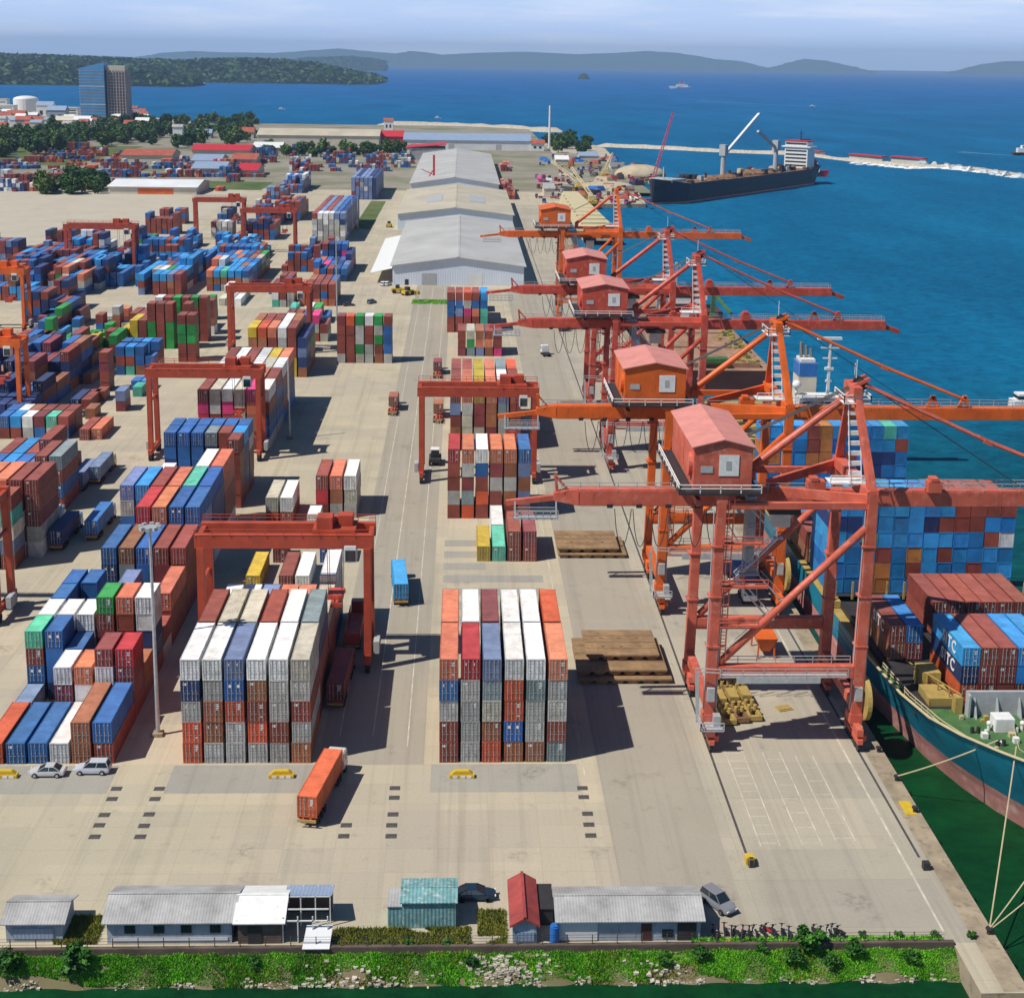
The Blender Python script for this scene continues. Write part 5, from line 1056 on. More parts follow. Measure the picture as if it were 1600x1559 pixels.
for k in range(60):
    x, y, q = R.uniform(-11, 11), R.uniform(30, Ls-30), R.uniform(.5, 2); b.box(x-q, y-q, 10, x+q, y+q*1.6, 10+R.uniform(1.5, 4.5), R.choice((0, 0, 1, 2, 3)))
b.obj('deck_gear', [M['black'], M['hullbrown'], M['grey'], M['boom']], c3)['kind'] = 'stuff'
for k, (y, jib) in enumerate(((Ls*.40, (18, 52, 44)), (Ls*.75, (-8, Ls*.75-34, 33)))):
    b = MB(); b.tube((0, y, 10), (0, y, 32), 2.0, 12, 0, 1.6); b.box(-2.4, y-2.4, 26, 2.4, y+2.6, 34, 0); cr = b.obj('deck_crane', M['grey'], c3)
    b = MB(); e = (0, y+56, 55) if k == 0 else (0, y-34, 42); b.bar((0, y+2, 27), e, 1.9, 1.7); b.obj('jib', M['wallwhite'] if k == 0 else M['grey'], cr)
b = MB(); b.box(-10, Ls-26, 10.5, 10, Ls-12, 27); b.box(-12.5, Ls-27, 27, 12.5, Ls-14, 28); b.box(-9.5, Ls-26.5, 28, 9.5, Ls-14, 31.5); s3 = b.obj('superstructure', M['white'], c3, bevel=.1)
MB().box(-9.7, Ls-26.7, 31.5, 9.7, Ls-13.8, 32.4).obj('bridge_roof', M['redp'], s3)
for k in range(5): MB().box(-9, Ls-26.1, 12.0+k*2.9, 9, Ls-26.02, 13.3+k*2.9).obj('window_row', M['glass'], s3)
MB().box(-9, Ls-26.6, 29.3, 9, Ls-26.53, 30.8).obj('window_row', M['glass'], s3)
b = MB(); b.box(-3, Ls-12, 11, 3, Ls-6, 33); b.bar((0, Ls-18, 32), (0, Ls-18, 40), .6, .6); b.bar((-3, Ls-18, 38), (3, Ls-18, 38), .3, .3); b.obj('funnel', M['hullnavy'], c3)
b = MB()
b.ball((6, Ls-3, 14.5), 2.4, 0, 6, (1, 2, 1)); b.obj('lifeboat', M['redp'], c3, smooth=True)
# white ferry, small craft
def boat(label, px, py, L, w, h, cab, m=None, rz=0, group=None):
    p = at(px, py, WATER); t = thing('small_boat' if L < 40 else 'passenger_ship', label, 'boat' if L < 40 else 'ship', (p.x, p.y, WATER), rz, group); s = h
    b = MB(); b.hexa([(-L*.5, -w*.3, -.5), (L*.42, -w*.1, -.5), (L*.42, w*.1, -.5), (-L*.5, w*.3, -.5), (-L*.5, -w*.5, s), (L*.5, -w*.12, s*1.4), (L*.5, w*.12, s*1.4), (-L*.5, w*.5, s)]); b.obj('hull', m or M['white'], t)
    b = MB(); b.box(-L*.35, -w*.36, s, L*.15, w*.36, s+cab); b.box(-L*.2, -w*.3, s+cab, L*.08, w*.3, s+cab*1.6); c = b.obj('cabin', M['white'], t); MB().box(-L*.18, -w*.31, s+cab*1.15, L*.085, w*.31, s+cab*1.42).obj('window_band', M['glass'], c)
    if L > 30:
        b = MB(); b.box(-L*.12, -w*.12, s+cab*1.6, -L*.02, w*.12, s+cab*2.5); b.obj('funnel', M['redp'], t)
    return t
boat('white passenger ship far out on the blue sea', 1062, 139, 95, 18, 8, 9, None, math.pi)
boat('tiny white boat on the sea above the right shed roof', 684, 186, 12, 4, 1.6, 2); boat('tiny white boat with a wake on the sea right of the tower', 440, 172, 14, 4, 1.8, 2); boat('speedboat at the head of the wake right of the white ship', 1270, 167, 16, 4, 1.5, 2)
boat('dark bowed tug entering at the right edge near the orange boom', 1592, 652, 16, 6, 2, 3, M['hullnavy'], math.pi); boat('small boat at the right edge beyond the reef', 1603, 243, 30, 9, 3, 5, M['hullbrown'])
boat('red and white tug tied under the stern of the navy bulk carrier', 1272, 276, 26, 9, 4, 5, M['redp'])
for px, py, n in ((1100, 168, 190), (1205, 167, 150)): pass
def wake(name, a, c, w):
    a, c = at(*a, WATER), at(*c, WATER); d = (c-a).normalized(); n = Vector((-d.y, d.x, 0)); b = MB(); K = 16; vs = []
    for i in range(K+1): t = i/K; q = a.lerp(c, t); ww = w*(.15+.85*t)*R.uniform(.7, 1.2); vs += [(q.x+n.x*ww, q.y+n.y*ww, WATER+.15), (q.x-n.x*ww, q.y-n.y*ww, WATER+.15)]
    tag(b.add(vs, [(2*i, 2*i+1, 2*i+3, 2*i+2) for i in range(K)]).obj(name, MATS['wake_water']), kind='stuff')
mat('wake_water', (.10, .28, .42), .4, .3, .02)
wake('wake_foam', (1268, 167), (1090, 158), 9); wake('wake_foam', (1590, 244), (1500, 238), 7)
# foam and moored white boats along the reef
b = MB()
for px, py in lerp_px([(1330, 254), (1420, 262), (1465, 261), (1530, 268), (1620, 281)], 24):
    for k in range(2): q = at(px+R.uniform(-3, 3), py+R.uniform(-1, 2.0), WATER); b.ball((q.x, q.y, q.z), R.uniform(.7, 1.7), 0, 4, (2.6, 1.8, .4))
tag(b.obj('breaking_foam', M['foam']), kind='stuff')
p = at(1345, 250, WATER); 
for (a, c, n) in (((1262, 243), (1285, 246), 'low red roofed pier shed by the navy ship'), ((1330, 249), (1382, 254), 'long low red roofed pier shed on the reef'), ((1395, 253), (1445, 257), 'farther red roofed pier shed on the reef')):
    a, c = at(*a, WATER), at(*c, WATER); t = thing('pier_shed', n, 'shed', (a.x, a.y, 0)); d = c-a; b = MB(); b.bar((0, 0, 0), (d.x, d.y, 0), 6, 5); b.obj('wall', M['plaster'], t); b = MB(); b.bar((0, 0, 3), (d.x, d.y, 3), 9, 1.0); b.obj('roof', M['redp'], t)
for k in range(9): boat(f'white boat moored along the foaming reef, {ORD[k]} from the navy ship', 1440+k*19, 257+k*2.6, 13, 4, 1.4, 1.8, None, R.uniform(0, 3), 'white boats moored along the reef')
# ------------------------------------------------------------------ warehouses and sheds
def gable(name, label, cat, x0, x1, y0, y1, eave, peak, wall, roof, group=None, over=.6, doors=(), axis='y', vents=()):
    """ridge along y when axis == 'y' else along x"""
    t = thing(name, label, cat, ((x0+x1)/2, y0, 0), 0, group); w = (x1-x0)/2; d = y1-y0; b = MB()
    if axis == 'y':
        b.prism([(-w, 0), (w, 0), (w, eave), (0, peak-.05), (-w, eave)], 0, d); wo = b.obj('wall', wall, t)
        b = MB(); e = (peak-eave)/w*over
        for s in (-1, 1): b.hexa([(s*(w+over), -over, eave-e+.05), (0, -over, peak+.05), (0, d+over, peak+.05), (s*(w+over), d+over, eave-e+.05), (s*(w+over), -over, eave-e+.3), (0, -over, peak+.32), (0, d+over, peak+.32), (s*(w+over), d+over, eave-e+.3)])
        b.bar((0, -over, peak+.3), (0, d+over, peak+.3), 1.0 if w > 8 else .3, .25)
        ro = b.obj('roof', roof, t)
    else:
        h = d/2; b.prism([(0, 0), (d, 0), (d, eave), (h, peak-.05), (0, eave)], -w, w, 'x'); wo = b.obj('wall', wall, t)
        b = MB(); e = (peak-eave)/h*over
        for ya, yb in ((-over, h), (d+over, h)): b.hexa([(-w-over, ya, eave-e+.05), (w+over, ya, eave-e+.05), (w+over, yb, peak+.05), (-w-over, yb, peak+.05), (-w-over, ya, eave-e+.16), (w+over, ya, eave-e+.16), (w+over, yb, peak+.17), (-w-over, yb, peak+.17)])
        b.bar((-w-over, h, peak+.18), (w+over, h, peak+.18), .3, .08); ro = b.obj('roof', roof, t)
    for (xa, za, xb, zb, m, nm) in doors: MB().box(xa, -.09, za, xb, -.015, zb).obj(nm, m, wo)
    for (xa, ya, xb, yb) in vents:
        za, zb = [peak-(peak-eave)*abs(x)/w+.36 for x in (xa, xb)]; MB().hexa([(xa, ya, za), (xb, ya, zb), (xb, yb, zb), (xa, yb, za), (xa, ya, za+.15), (xb, ya, zb+.15), (xb, yb, zb+.15), (xa, yb, za+.15)]).obj('roof_patch', M['grey'], ro)
    return t
D, Wn = 'door', 'window'
w1 = gable('warehouse', 'big pale warehouse with grey gable roof, nearest of the three', 'warehouse', -26.2, 27.9, 404, 566, 8.0, 11.6, M['wallwh'], M['roofgreyy'], 'long warehouses behind the container yard', 1.0, [(-15, 0, -9, 5, M['grey'], D), (4, .0, 10, 5, M['wallwhite'], D), (-22, 0, -20.5, 2.4, M['black'], D)])
b = MB(); b.hexa([(-36.5, 4, 4.2), (-27.6, 4, 6.2), (-27.6, 120, 6.2), (-36.5, 120, 4.2), (-36.5, 4, 4.35), (-27.6, 4, 6.35), (-27.6, 120, 6.35), (-36.5, 120, 4.35)])
for k in range(7): b.bar((-36.2, 5+k*19, 0), (-36.2, 5+k*19, 4.2), .25, .25)
b.obj('lean_to_roof', M['white'], w1)
gable('warehouse', 'warehouse with beige roof and two dark patches, behind the nearest one', 'warehouse', -33, 30, 600, 752, 8.4, 12.2, M['wallwh'], M['roofbeige'], 'long warehouses behind the container yard', 1.0, [(-6, 0, 0, 5, M['grey'], D)], 'y', [(-17, 45, -8, 85), (8, 45, 17, 85)])
gable('warehouse', 'farthest warehouse with grey roof and a red far corner', 'warehouse', -33, 27, 792, 1120, 9.0, 13.5, M['wallwh'], M['roofgreyy'], 'long warehouses behind the container yard', 1.0, [(-6, 0, 0, 5, M['grey'], D)])
p = at(672, 250); t = thing('roof_shed', 'red roofed shed at the far end of the third warehouse', 'shed', (p.x, p.y, 0)); MB().box(-22, 0, 0, 14, 40, 11).obj('wall', M['roofgrey'], t); MB().hexa([(-23, -1, 11), (15, -1, 14), (15, 41, 14), (-23, 41, 11), (-23, -1, 11.5), (15, -1, 14.5), (15, 41, 14.5), (-23, 41, 11.5)]).obj('roof', M['redp'], t)
def long_shed(label, a, c, dep, h, roof, wall):
    a, c = at(*a), at(*c); x0, x1 = min(a.x, c.x), max(a.x, c.x); return gable('port_shed', label, 'shed', x0, x1, (a.y+c.y)/2, (a.y+c.y)/2+dep, h, h+6, wall, roof, 'port sheds near the breakwater', 1.0, [(-w, 0, -w+6, 6, M['grey'], D) for w in (60, 20, -30) if w < (x1-x0)/2-2], 'x')
long_shed('long beige roofed port shed before the breakwater, left one', (402, 227), (592, 229), 55, 11, M['roofbeige'], M['plaster']); long_shed('long pale blue roofed port shed before the breakwater, right one', (630, 235), (828, 234), 60, 10, M['roofblue'], M['wallwhite'])
p = at(170, 303); q = at(310, 303); gable('port_shed', 'white roofed open shed beyond the empty lot', 'shed', p.x, q.x, p.y, p.y+50, 5, 8, M['plaster'], M['wallwhite'], None, 1, [(-10, 0, 14, 4, M['crane_orange'], D)], 'x')
for (a, c, h, lab, m) in (((300, 246), (392, 246), 7, 'long red roofed shed in the far yard', M['redp']), ((190, 253), (270, 253), 6, 'faded red roofed shed left of the long red one', M['tile']), ((300, 262), (345, 262), 6, 'small grey roofed shed in the far yard', M['roofblue']), ((362, 258), (400, 258), 5, 'short red and white shed in the far yard', M['tile']), ((300, 273), (352, 273), 5, 'pale blue roofed shed behind the white open shed', M['roofblue']), ((372, 276), (402, 276), 5, 'small red roofed hut beside the yard road', M['redp']), ((395, 240), (440, 240), 6, 'white roofed low building before the left port shed', M['white'])):
    a, c = at(*a), at(*c); gable('yard_shed', lab, 'shed', a.x, c.x, a.y, a.y+42, h, h+4, M['plaster'], m, None, 1, (), 'x')
# ------------------------------------------------------------------ the tower and the town
p = at(162, 197); t = thing('tower_block', 'tall blue glass and brown tower block at the edge of the town', 'building', (p.x, p.y, 0)); t.scale = (.88, .88, 1.0)
MB().box(-34, 0, 0, 4, 34, 76).obj('glass_wing', M['towerglass'], t); MB().box(6, 6, 0, 36, 36, 74).obj('brown_wing', M['tower'], t); MB().box(4, 10, 0, 6, 34, 80).obj('core', M['hullnavy'], t)
b = MB(); b.box(2, 8, 74, 34, 30, 80); b.box(8, 5.6, 72, 34, 6, 76); b.obj('roof_box', M['plaster'], t); MB().hexa([(-34, 0, 76), (4, 0, 76), (4, 30, 76), (-34, 30, 76), (-24, 0, 78), (4, 0, 84), (4, 30, 84), (-24, 30, 78)]).obj('roof_fin', M['towerglass'], t)
for k in range(18):
    z = 4+k*4; MB().box(-34.25, -.25, z, 4.1, .0-.02, z+.7).obj('floor_band', M['tower'] if k % 6 else M['white'], t)
    MB().box(8, 5.7, z, 34, 5.97, z+2.2).obj('window_band', M['glass'], t)
    MB().box(-34.5, 0, z, -34.02, 34, z+1.4).obj('floor_band', M['white'], t)
for j in range(7): MB().box(6.6+j*4.4, 5.3, 0, 8.2+j*4.4, 5.99, 74).obj('facade_pier', M['tower'], t)
p = at(42, 182); t = thing('storage_tank', 'white round tank with a domed roof among the town houses', 'tank', (p.x, p.y, 0)); MB().tube((0, 0, 0), (0, 0, 26), 19, 24).obj('shell', M['white'], t); b = MB(); b.ball((0, 0, 26), 19, 0, 8, (1, 1, .28)); b.obj('roof', M['white'], t, smooth=True)
hs_ = [(8, 185, 'white flat block', 26, 18, 'white', None), (70, 186, 'grey roofed tall house', 24, 20, 'wallwhite', 'roofblue'), (88, 190, 'violet grey house', 26, 16, 'wallblue', 'roofblue'), (110, 188, 'white domed villa', 22, 17, 'white', None), (24, 193, 'brick red house', 24, 12, 'tile', 'tile'), (100, 200, 'yellow fronted house', 22, 10, 'yellow', 'plaster'), (128, 202, 'white gabled house', 20, 12, 'white', 'white'), (205, 206, 'pink walled house', 18, 10, 'tower', 'tile'), (222, 205, 'white house right of the tower', 16, 13, 'white', 'white'), (190, 202, 'red roofed house under the tower', 20, 9, 'plaster', 'tile'), (36, 202, 'maroon house', 18, 12, 'tower', 'tile'), (60, 200, 'cream house', 18, 10, 'plaster', 'tile'), (380, 216, 'red roofed bungalow by the left port shed', 24, 7, 'plaster', 'tile'), (318, 216, 'pale bungalow in the trees', 18, 6, 'wallblue', 'roofblue'), (278, 228, 'white temple like tower in front of the trees', 10, 20, 'white', 'roofgrey'), (612, 226, 'red roofed customs house between the port sheds', 26, 9, 'redp', 'redp'), (607, 205, 'white port office by the breakwater', 12, 14, 'white', 'tile'), (840, 236, 'white house at the end of the right port shed', 14, 8, 'white', 'tile'), (2, 175, 'white slab block at the picture edge', 20, 20, 'white', None)]
for px, py, lab, w, h, wm, rm in hs_:
    p = at(px, py); lab = lab if len(lab.split()) > 5 else lab+' in the town by the bay'
    if rm: t = gable('town_house', lab, 'house', p.x-w/2, p.x+w/2, p.y, p.y+w*.8, h, h+w*.22, M[wm], M[rm], None, .8, [(-w*.3, h*.3, -w*.1, h*.6, M['glass'], Wn), (w*.1, h*.3, w*.3, h*.6, M['glass'], Wn)], 'x')
    else:
        t = thing('town_house', lab, 'house', (p.x, p.y, 0)); MB().box(-w/2, 0, 0, w/2, w*.8, h).obj('wall', M[wm], t); MB().box(-w/2-.5, -.5, h, w/2+.5, w*.8+.5, h+1.2).obj('roof', M['plaster'], t)
        for k in range(4): MB().box(-w*.4, -.06, 2+k*h/4.6, w*.4, -.01, 3.6+k*h/4.6).obj('window', M['glass'], t)
for k in range(60):
    px, py = R.uniform(-5, 240), R.uniform(178, 208); p = at(px, py); w = R.uniform(9, 17); h = R.uniform(5, 13); gable('town_house', 'small house in the hillside town left of the tower', 'house', p.x-w/2, p.x+w/2, p.y, p.y+w, h, h+3, M[R.choice(('white', 'plaster', 'wallwhite', 'white', 'tower'))], M[R.choice(('tile', 'roofgrey', 'roofblue', 'tile', 'white'))], 'small houses of the town', .6, (), 'x')
# ------------------------------------------------------------------ foreground sheds and wall
def px_shed(label, xa, xb, ybase, dep, eave, peak, wall, roof, **k):
    a, c = at(xa, ybase), at(xb, ybase); return gable(k.pop('name', 'site_shed'), label, 'shed', a.x, c.x, a.y, a.y+dep, eave, peak, wall, roof, None, k.pop('over', .45), k.pop('doors', ()), 'x')
wins = lambda xs, z=1.2: [(x, z, x+1.1, z+.9, M['glass'], Wn) for x in xs]
px_shed('small grey roofed blue shed at the lower left corner', 10, 98, 1471, 4.4, 2.3, 3.1, M['wallblue'], M['roofgrey'], doors=[(-2.2, .4, 2.0, 1.6, M['roofblue'], 'wall_panel')])
ls = px_shed('long blue walled shed with a ridged grey roof', 168, 362, 1474, 6.0, 2.6, 3.7, M['wallblue'], M['roofgrey'], doors=wins((-4.6, -1.6, 1.2, 4.2))+[(-6, .35, 6, .65, M['wallwhite'], 'wall_stripe')])
px_shed('shed with a white and blue roof joined to the long one', 372, 440, 1474, 6.0, 2.6, 3.6, M['brownwall'], M['white'], doors=[(-1.2, .0, .2, 2.0, M['black'], D)])
a, c = at(442, 1474), at(512, 1474); t = thing('site_shed', 'open framed shed with a bare end and blue roof strip', 'shed', ((a.x+c.x)/2, a.y, 0)); w = (c.x-a.x)/2; b = MB()
for x in (-w, -w/3, w/3, w):
    for y in (.2, 3, 5.8): b.bar((x, y, 0), (x, y, 3.0 if y != 3 else 3.6), .12, .12)
for y, z in ((.2, 2.5), (1.5, 3.0), (3, 3.5)): b.bar((-w, y, z), (w, y, z), .12, .12)
b.obj('frame', M['white'], t); MB().hexa([(-w-.2, 3, 3.55), (w+.2, 3, 3.55), (w+.2, 6.3, 2.7), (-w-.2, 6.3, 2.7), (-w-.2, 3, 3.65), (w+.2, 3, 3.65), (w+.2, 6.3, 2.8), (-w-.2, 6.3, 2.8)]).obj('roof', M['roofblue'], t); MB().box(-w, 5.6, 0, w, 5.7, 2.6).obj('back_wall', M['brownwall'], t)
a = at(497, 1474); t = thing('lean_shelter', 'tilted grey sheet shelter at the end of the framed shed', 'shelter', (a.x, a.y-.2, 0)); MB().hexa([(-1.5, -1.2, .3), (1.3, -1.2, .3), (1.5, .8, 1.7), (-1.2, .8, 1.7), (-1.5, -1.2, .38), (1.3, -1.2, .38), (1.5, .8, 1.78), (-1.2, .8, 1.78)]).obj('sheet', M['wallwhite'], t); b = MB(); [b.bar((x, .7, 0), (x, .7, 1.6), .1, .1) for x in (-1, 1.2)]; b.obj('post', M['grey'], t)
px_shed('weathered teal sheet shed under a patchy pale roof', 628, 712, 1450, 4.2, 3.0, 3.35, M['teal'], M['teal'], over=.2)
a = at(617, 1448); t = thing('side_hut', 'small dark teal hut against the teal shed', 'hut', (a.x, a.y, 0)); MB().box(-.75, 0, 0, .75, 3.2, 2.4).obj('wall', M['teal'], t); MB().box(-.85, -.1, 2.4, .85, 3.3, 2.5).obj('roof', M['roofgrey'], t)
a, c = at(801, 1474), at(838, 1474); gable('site_shed', 'narrow hut with a long red gable roof', 'shed', a.x, c.x, a.y, a.y+7.8, 2.2, 2.9, M['wallblue'], M['roofred'], None, .35, [(-1.0, .3, 1.0, 1.4, M['roofblue'], 'wall_panel')])
a = at(847, 1472); t = thing('dark_hut', 'low dark hut between the red hut and the grey roofed shed', 'hut', (a.x, a.y, 0)); MB().box(-.5, 3, 0, 1.3, 7.5, 1.9).obj('wall', M['black'], t); MB().box(-.6, 2.9, 1.9, 1.4, 7.6, 2.0).obj('roof', M['black'], t)
px_shed('blue walled shed with a pale two toned roof and open dark end', 873, 1094, 1470, 5.6, 2.5, 3.4, M['wallblue'], M['roofgrey'], doors=[(-7.6, .1, -3.4, 2.3, M['wallwhite'], 'wall_panel'), (1.2, 0, 2.3, 2.0, M['hullbrown'], D), (3.4, .4, 4.6, 1.3, M['glass'], Wn), (5.0, .1, 7.0, 2.2, M['black'], D)])
a = at(866, 1470); b = MB(); b.tube((0, 0, 0), (0, 0, 2.0), .5, 14); t = thing('water_tank', 'bright blue water tank at the corner of the grey roofed shed', 'tank', (a.x, a.y-.3, 0)); b.obj('barrel', M['blue'], t); MB().tube((0, 0, 2.0), (0, 0, 2.15), .4, 12).obj('lid', M['blue'], t)
# dividing wall with posts above the bank
t = thing('retaining_wall', 'low stained brown wall with thin posts along the grass bank', 'wall', (0, -38.98, 0)); wx0, wx1 = -70, EDGE-5
MB().box(wx0, -.3, -2.2, wx1, .2, .42).obj('wall_body', M['brownwall'], t, bevel=.05)
k = 0
for x in np.arange(-46, EDGE-6, 2.6):
    k += 1
    if k > 45: break
    b = MB(); b.bar((x, -.05, .4), (x, -.05, 1.5), .09, .09); b.obj('post', M['brownwall'], t)
b = MB(); [b.bar((-46, -.05, z), (EDGE-6, -.05, z), .025, .025) for z in (.8, 1.15, 1.45)]; b.obj('wire', M['black'], t)
# ------------------------------------------------------------------ grass bank, rocks, bushes
def bank_z(x, y):
    t = (-39.35-y)/2.35; return -.3-2.3*max(0, t)**1.1+.10*math.sin(x*.7)+.07*math.sin(x*1.9+y*3)
b = MB(); nx, ny = 160, 12; xs = np.linspace(-72, EDGE-4.6, nx); ys = np.linspace(-39.2, -42.6, ny)
b.add([(x, y+.3*math.sin(x*.9)*(j/ny), bank_z(x, y)) for x in xs for j, y in enumerate(ys)], [(i*ny+j, (i+1)*ny+j, (i+1)*ny+j+1, i*ny+j+1) for i in range(nx-1) for j in range(ny-1)])
struct(b.obj('bank_ground', M['bankearth'], smooth=True))
def blades(name, pts, hmin, hmax, w, m, kind='stuff'):
    vs = []; fs = []
    for (x, y, z) in pts:
        a = R.uniform(0, 6.28); h = R.uniform(hmin, hmax); lx, ly = R.uniform(-.4, .4)*h, R.uniform(-.4, .4)*h; o = len(vs); ca, sa = math.cos(a)*w*R.uniform(.6, 1.3), math.sin(a)*w*R.uniform(.6, 1.3)
        vs += [(x-ca, y-sa, z), (x+ca, y+sa, z), (x+lx*.6+ca*.8, y+ly*.6+sa*.8, z+h*.65), (x+lx*1.3, y+ly*1.3, z+h)]; fs += [(o, o+1, o+2), (o, o+2, o+3)]
    me = bpy.data.meshes.new(name); me.from_pydata(vs, [], fs); me.materials.append(m); return tag(link(name, me), kind=kind)
from mathutils import noise as mn
gp = []; dp = []
while len(gp) < 105000:
    x, y = R.uniform(-71, EDGE-5), R.uniform(-41.7, -39.4); n = mn.noise((x*.16, y*.5, 2)); low = (-39.4-y)/2.3
    stony = (-11 < x < -7 or 5 < x < 9 or 22 < x < 27); lim = .86 if not stony else .5
    if low > lim+n*.5 or mn.noise((x*.9, y*1.6, 4)) > .55: continue
    gp.append((x, y, bank_z(x, y)))
blades('bank_grass', gp, .06, .38, .05, M['grass'])
for _ in range(22000):
    x, y = R.uniform(-12, 9.5), R.uniform(-38.7, -35.6)
    if mn.noise((x*.3, y*.5, 5)) > -.2 and not (7.5 < x < 9.5): dp.append((x, y, 0))
for _ in range(12000):
    x, y = R.uniform(-30, 40), R.uniform(-41.8, -39.4)
    if mn.noise((x*.2, y*.4, 9)) > .1: dp.append((x, y, bank_z(x, y)))
for _ in range(6000): x, y = R.uniform(-39.5, -35), R.uniform(-37.9, -33.0); dp.append((x, y, 0))
for _ in range(2500): x, y = R.uniform(4.5, 7.6), R.uniform(-37, -32.5); dp.append((x, y, 0))
blades('dry_scrub', dp, .12, .5, .06, M['dry'])
gp = [(R.uniform(27, EDGE-6), R.uniform(-38.8, -37.9), 0) for _ in range(4500)]; gp += [(p.x+R.uniform(-7, 9), p.y+R.uniform(-5, 5), 0) for p in [at(672, 472)] for _ in range(2500)]
blades('verge_grass', gp, .15, .5, .12, M['grass'])
vs = MB()
def rock(b, x, y, z, r):
    P = []; 
    for i in range(8): P.append((x+r*(1 if i in (1, 2, 5, 6) else -1)*R.uniform(.5, 1.1), y+r*(1 if i in (2, 3, 6, 7) else -1)*R.uniform(.5, 1.1), z+r*(.75 if i > 3 else -.5)*R.uniform(.5, 1.1)))
    b.hexa(P)
for _ in range(1200):
    x = R.uniform(-70, EDGE-5); y = -41.55+R.gauss(0, .2)+.2*math.sin(x*.9)
    if mn.noise((x*.25, 0, 7)) < -.05: continue
    rock(vs, x, y, bank_z(x, y)+.02, R.uniform(.04, .2)*R.uniform(.5, 1.4))
for cx, n, yy in ((-9, 60, -41.3), (7.2, 150, -40.6), (24, 40, -41.3), (-3, 30, -41.5)):
    for _ in range(n): x, y = cx+R.gauss(0, 2.0), yy+R.gauss(0, .6); y = min(y, -39.7); rock(vs, x, y, bank_z(x, y)+.05, R.uniform(.08, .3))
tag(vs.obj('riprap_rubble', M['stone']), kind='stuff')
def leaf_mesh(n, shape, size, m, seed):
    rr = random.Random(seed); vs = []; fs = []; cl = []
    for _ in range(26): 
        while True:
            q = Vector((rr.uniform(-1, 1), rr.uniform(-1, 1), rr.uniform(-1, 1)))
            if q.length < 1: break
        cl.append((q, rr.uniform(.22, .42)))
    for _ in range(n):
        c, r = rr.choice(cl); d = Vector((rr.gauss(0, 1), rr.gauss(0, 1), rr.gauss(0, 1))).normalized(); q = c*.8+d*r*rr.uniform(.6, 1.05); p = Vector((q.x*shape[0], q.y*shape[0], shape[2]+q.z*shape[1]))
        u = Vector((rr.gauss(0, 1), rr.gauss(0, 1), rr.gauss(0, .6))).normalized(); v = u.cross(d+Vector((.1, 0, .3))).normalized(); s = size*rr.uniform(.6, 1.4); o = len(vs); vs += [p-u*s, p+v*s*.6, p+u*s, p-v*s*.6]; fs.append((o, o+1, o+2, o+3))
    me = bpy.data.meshes.new('crown'); me.from_pydata([tuple(x) for x in vs], [], fs); me.materials.append(m); return me
def trunk_mesh(h, r):
    b = MB(); b.tube((0, 0, 0), (.04*h, 0, h), r, 7, 0, r*.5)
    for k in range(4): a = k*1.7; b.tube((0.02*h, 0, h*.6), (math.cos(a)*h*.35, math.sin(a)*h*.35, h*1.1), r*.4, 5, 0, r*.15)
    return b.mesh('trunk', M['bark'])
bush_m = [leaf_mesh(700, (1, .8, .75), .16, M['bush'], i) for i in range(3)]; stem_m = trunk_mesh(.7, .06)
def bush(label, x, y, z, s, cat='bush', group=None):
    t = thing('bush', label, cat, (x, y, z), R.uniform(0, 6), group); link('crown', R.choice(bush_m), t).scale = (s, s, s); link('stem', stem_m, t).scale = (s, s, s)
for px, py, s, lab in ((115, 1520, 1.9, 'big dark round bush on the grass bank near the lower left'), (8, 1528, 1.6, 'dark bush on the bank at the lower left corner'), (395, 1520, .8, 'small bush on the bank below the blue roofed shed'), (1040, 1508, .9, 'round bright bush on the bank below the grey roofed shed'), (1095, 1486, 1.0, 'bush against the wall below the dark silver car'), (1335, 1482, 1.2, 'dark bush by the wall, rightmost of the wall bushes'), (1425, 1508, 1.0, 'bush low on the bank near the quay corner'), (1265, 1478, 1.7, 'wide bush growing over the wall, widest of the row'), (1240, 1488, 1.2, 'bush spilling down the wall beside the widest one'), (1190, 1478, .9, 'narrow upright bush at the wall left of the widest one'), (735, 1512, .8, 'low bush on the bank left of the white rubble'), (1300, 1490, 1.0, 'bush at the wall between the widest and the rightmost'), (640, 1440, .6, 'weedy bush at the foot of the teal shed'), (700, 1446, .6, 'weedy bush at the right foot of the teal shed')):
    p = at(px, py-18 if py > 1495 else py); y = -40.2 if py > 1495 else min(p.y, -38.6); bush(lab, p.x, y, 0 if y > -39 else bank_z(p.x, y)-.1, s)
for k in range(4): p = at(1350+k*57, 1470); bush(f'small potted looking shrub along the wall, {ORD[k]} from the bushes', p.x, p.y+.6, 0, .55, 'shrub', 'small shrubs in the row near the quay corner')
bk = thing('parked_motorbike', 'small dark motorbike parked in the row beside the dark silver car', 'motorbike', (0, 0, 0), 0, 'motorbikes parked in a row by the wall')
for yy in (-.62, .62): w = MB().tube((-.06, yy, .3), (.06, yy, .3), .3, 12).obj('wheel', M['dark'], bk)
b = MB(); b.bar((0, -.5, .5), (0, .35, .5), .22, .3); b.bar((0, .62, .3), (0, .42, .95), .08, .08); b.box(-.12, -.2, .3, .12, .25, .6); fr = b.obj('frame', M['paint'], bk, bevel=.03)
b = MB(); b.hexa([(-.13, -.75, .68), (.13, -.75, .68), (.12, .05, .66), (-.12, .05, .66), (-.12, -.72, .8), (.12, -.72, .8), (.1, .05, .76), (-.1, .05, .76)]); b.obj('seat', M['dark'], bk); b = MB(); b.bar((-.33, .4, 1.0), (.33, .4, 1.0), .05, .05); b.box(-.1, .42, .8, .1, .56, .98); b.obj('handlebar', M['black'], bk)
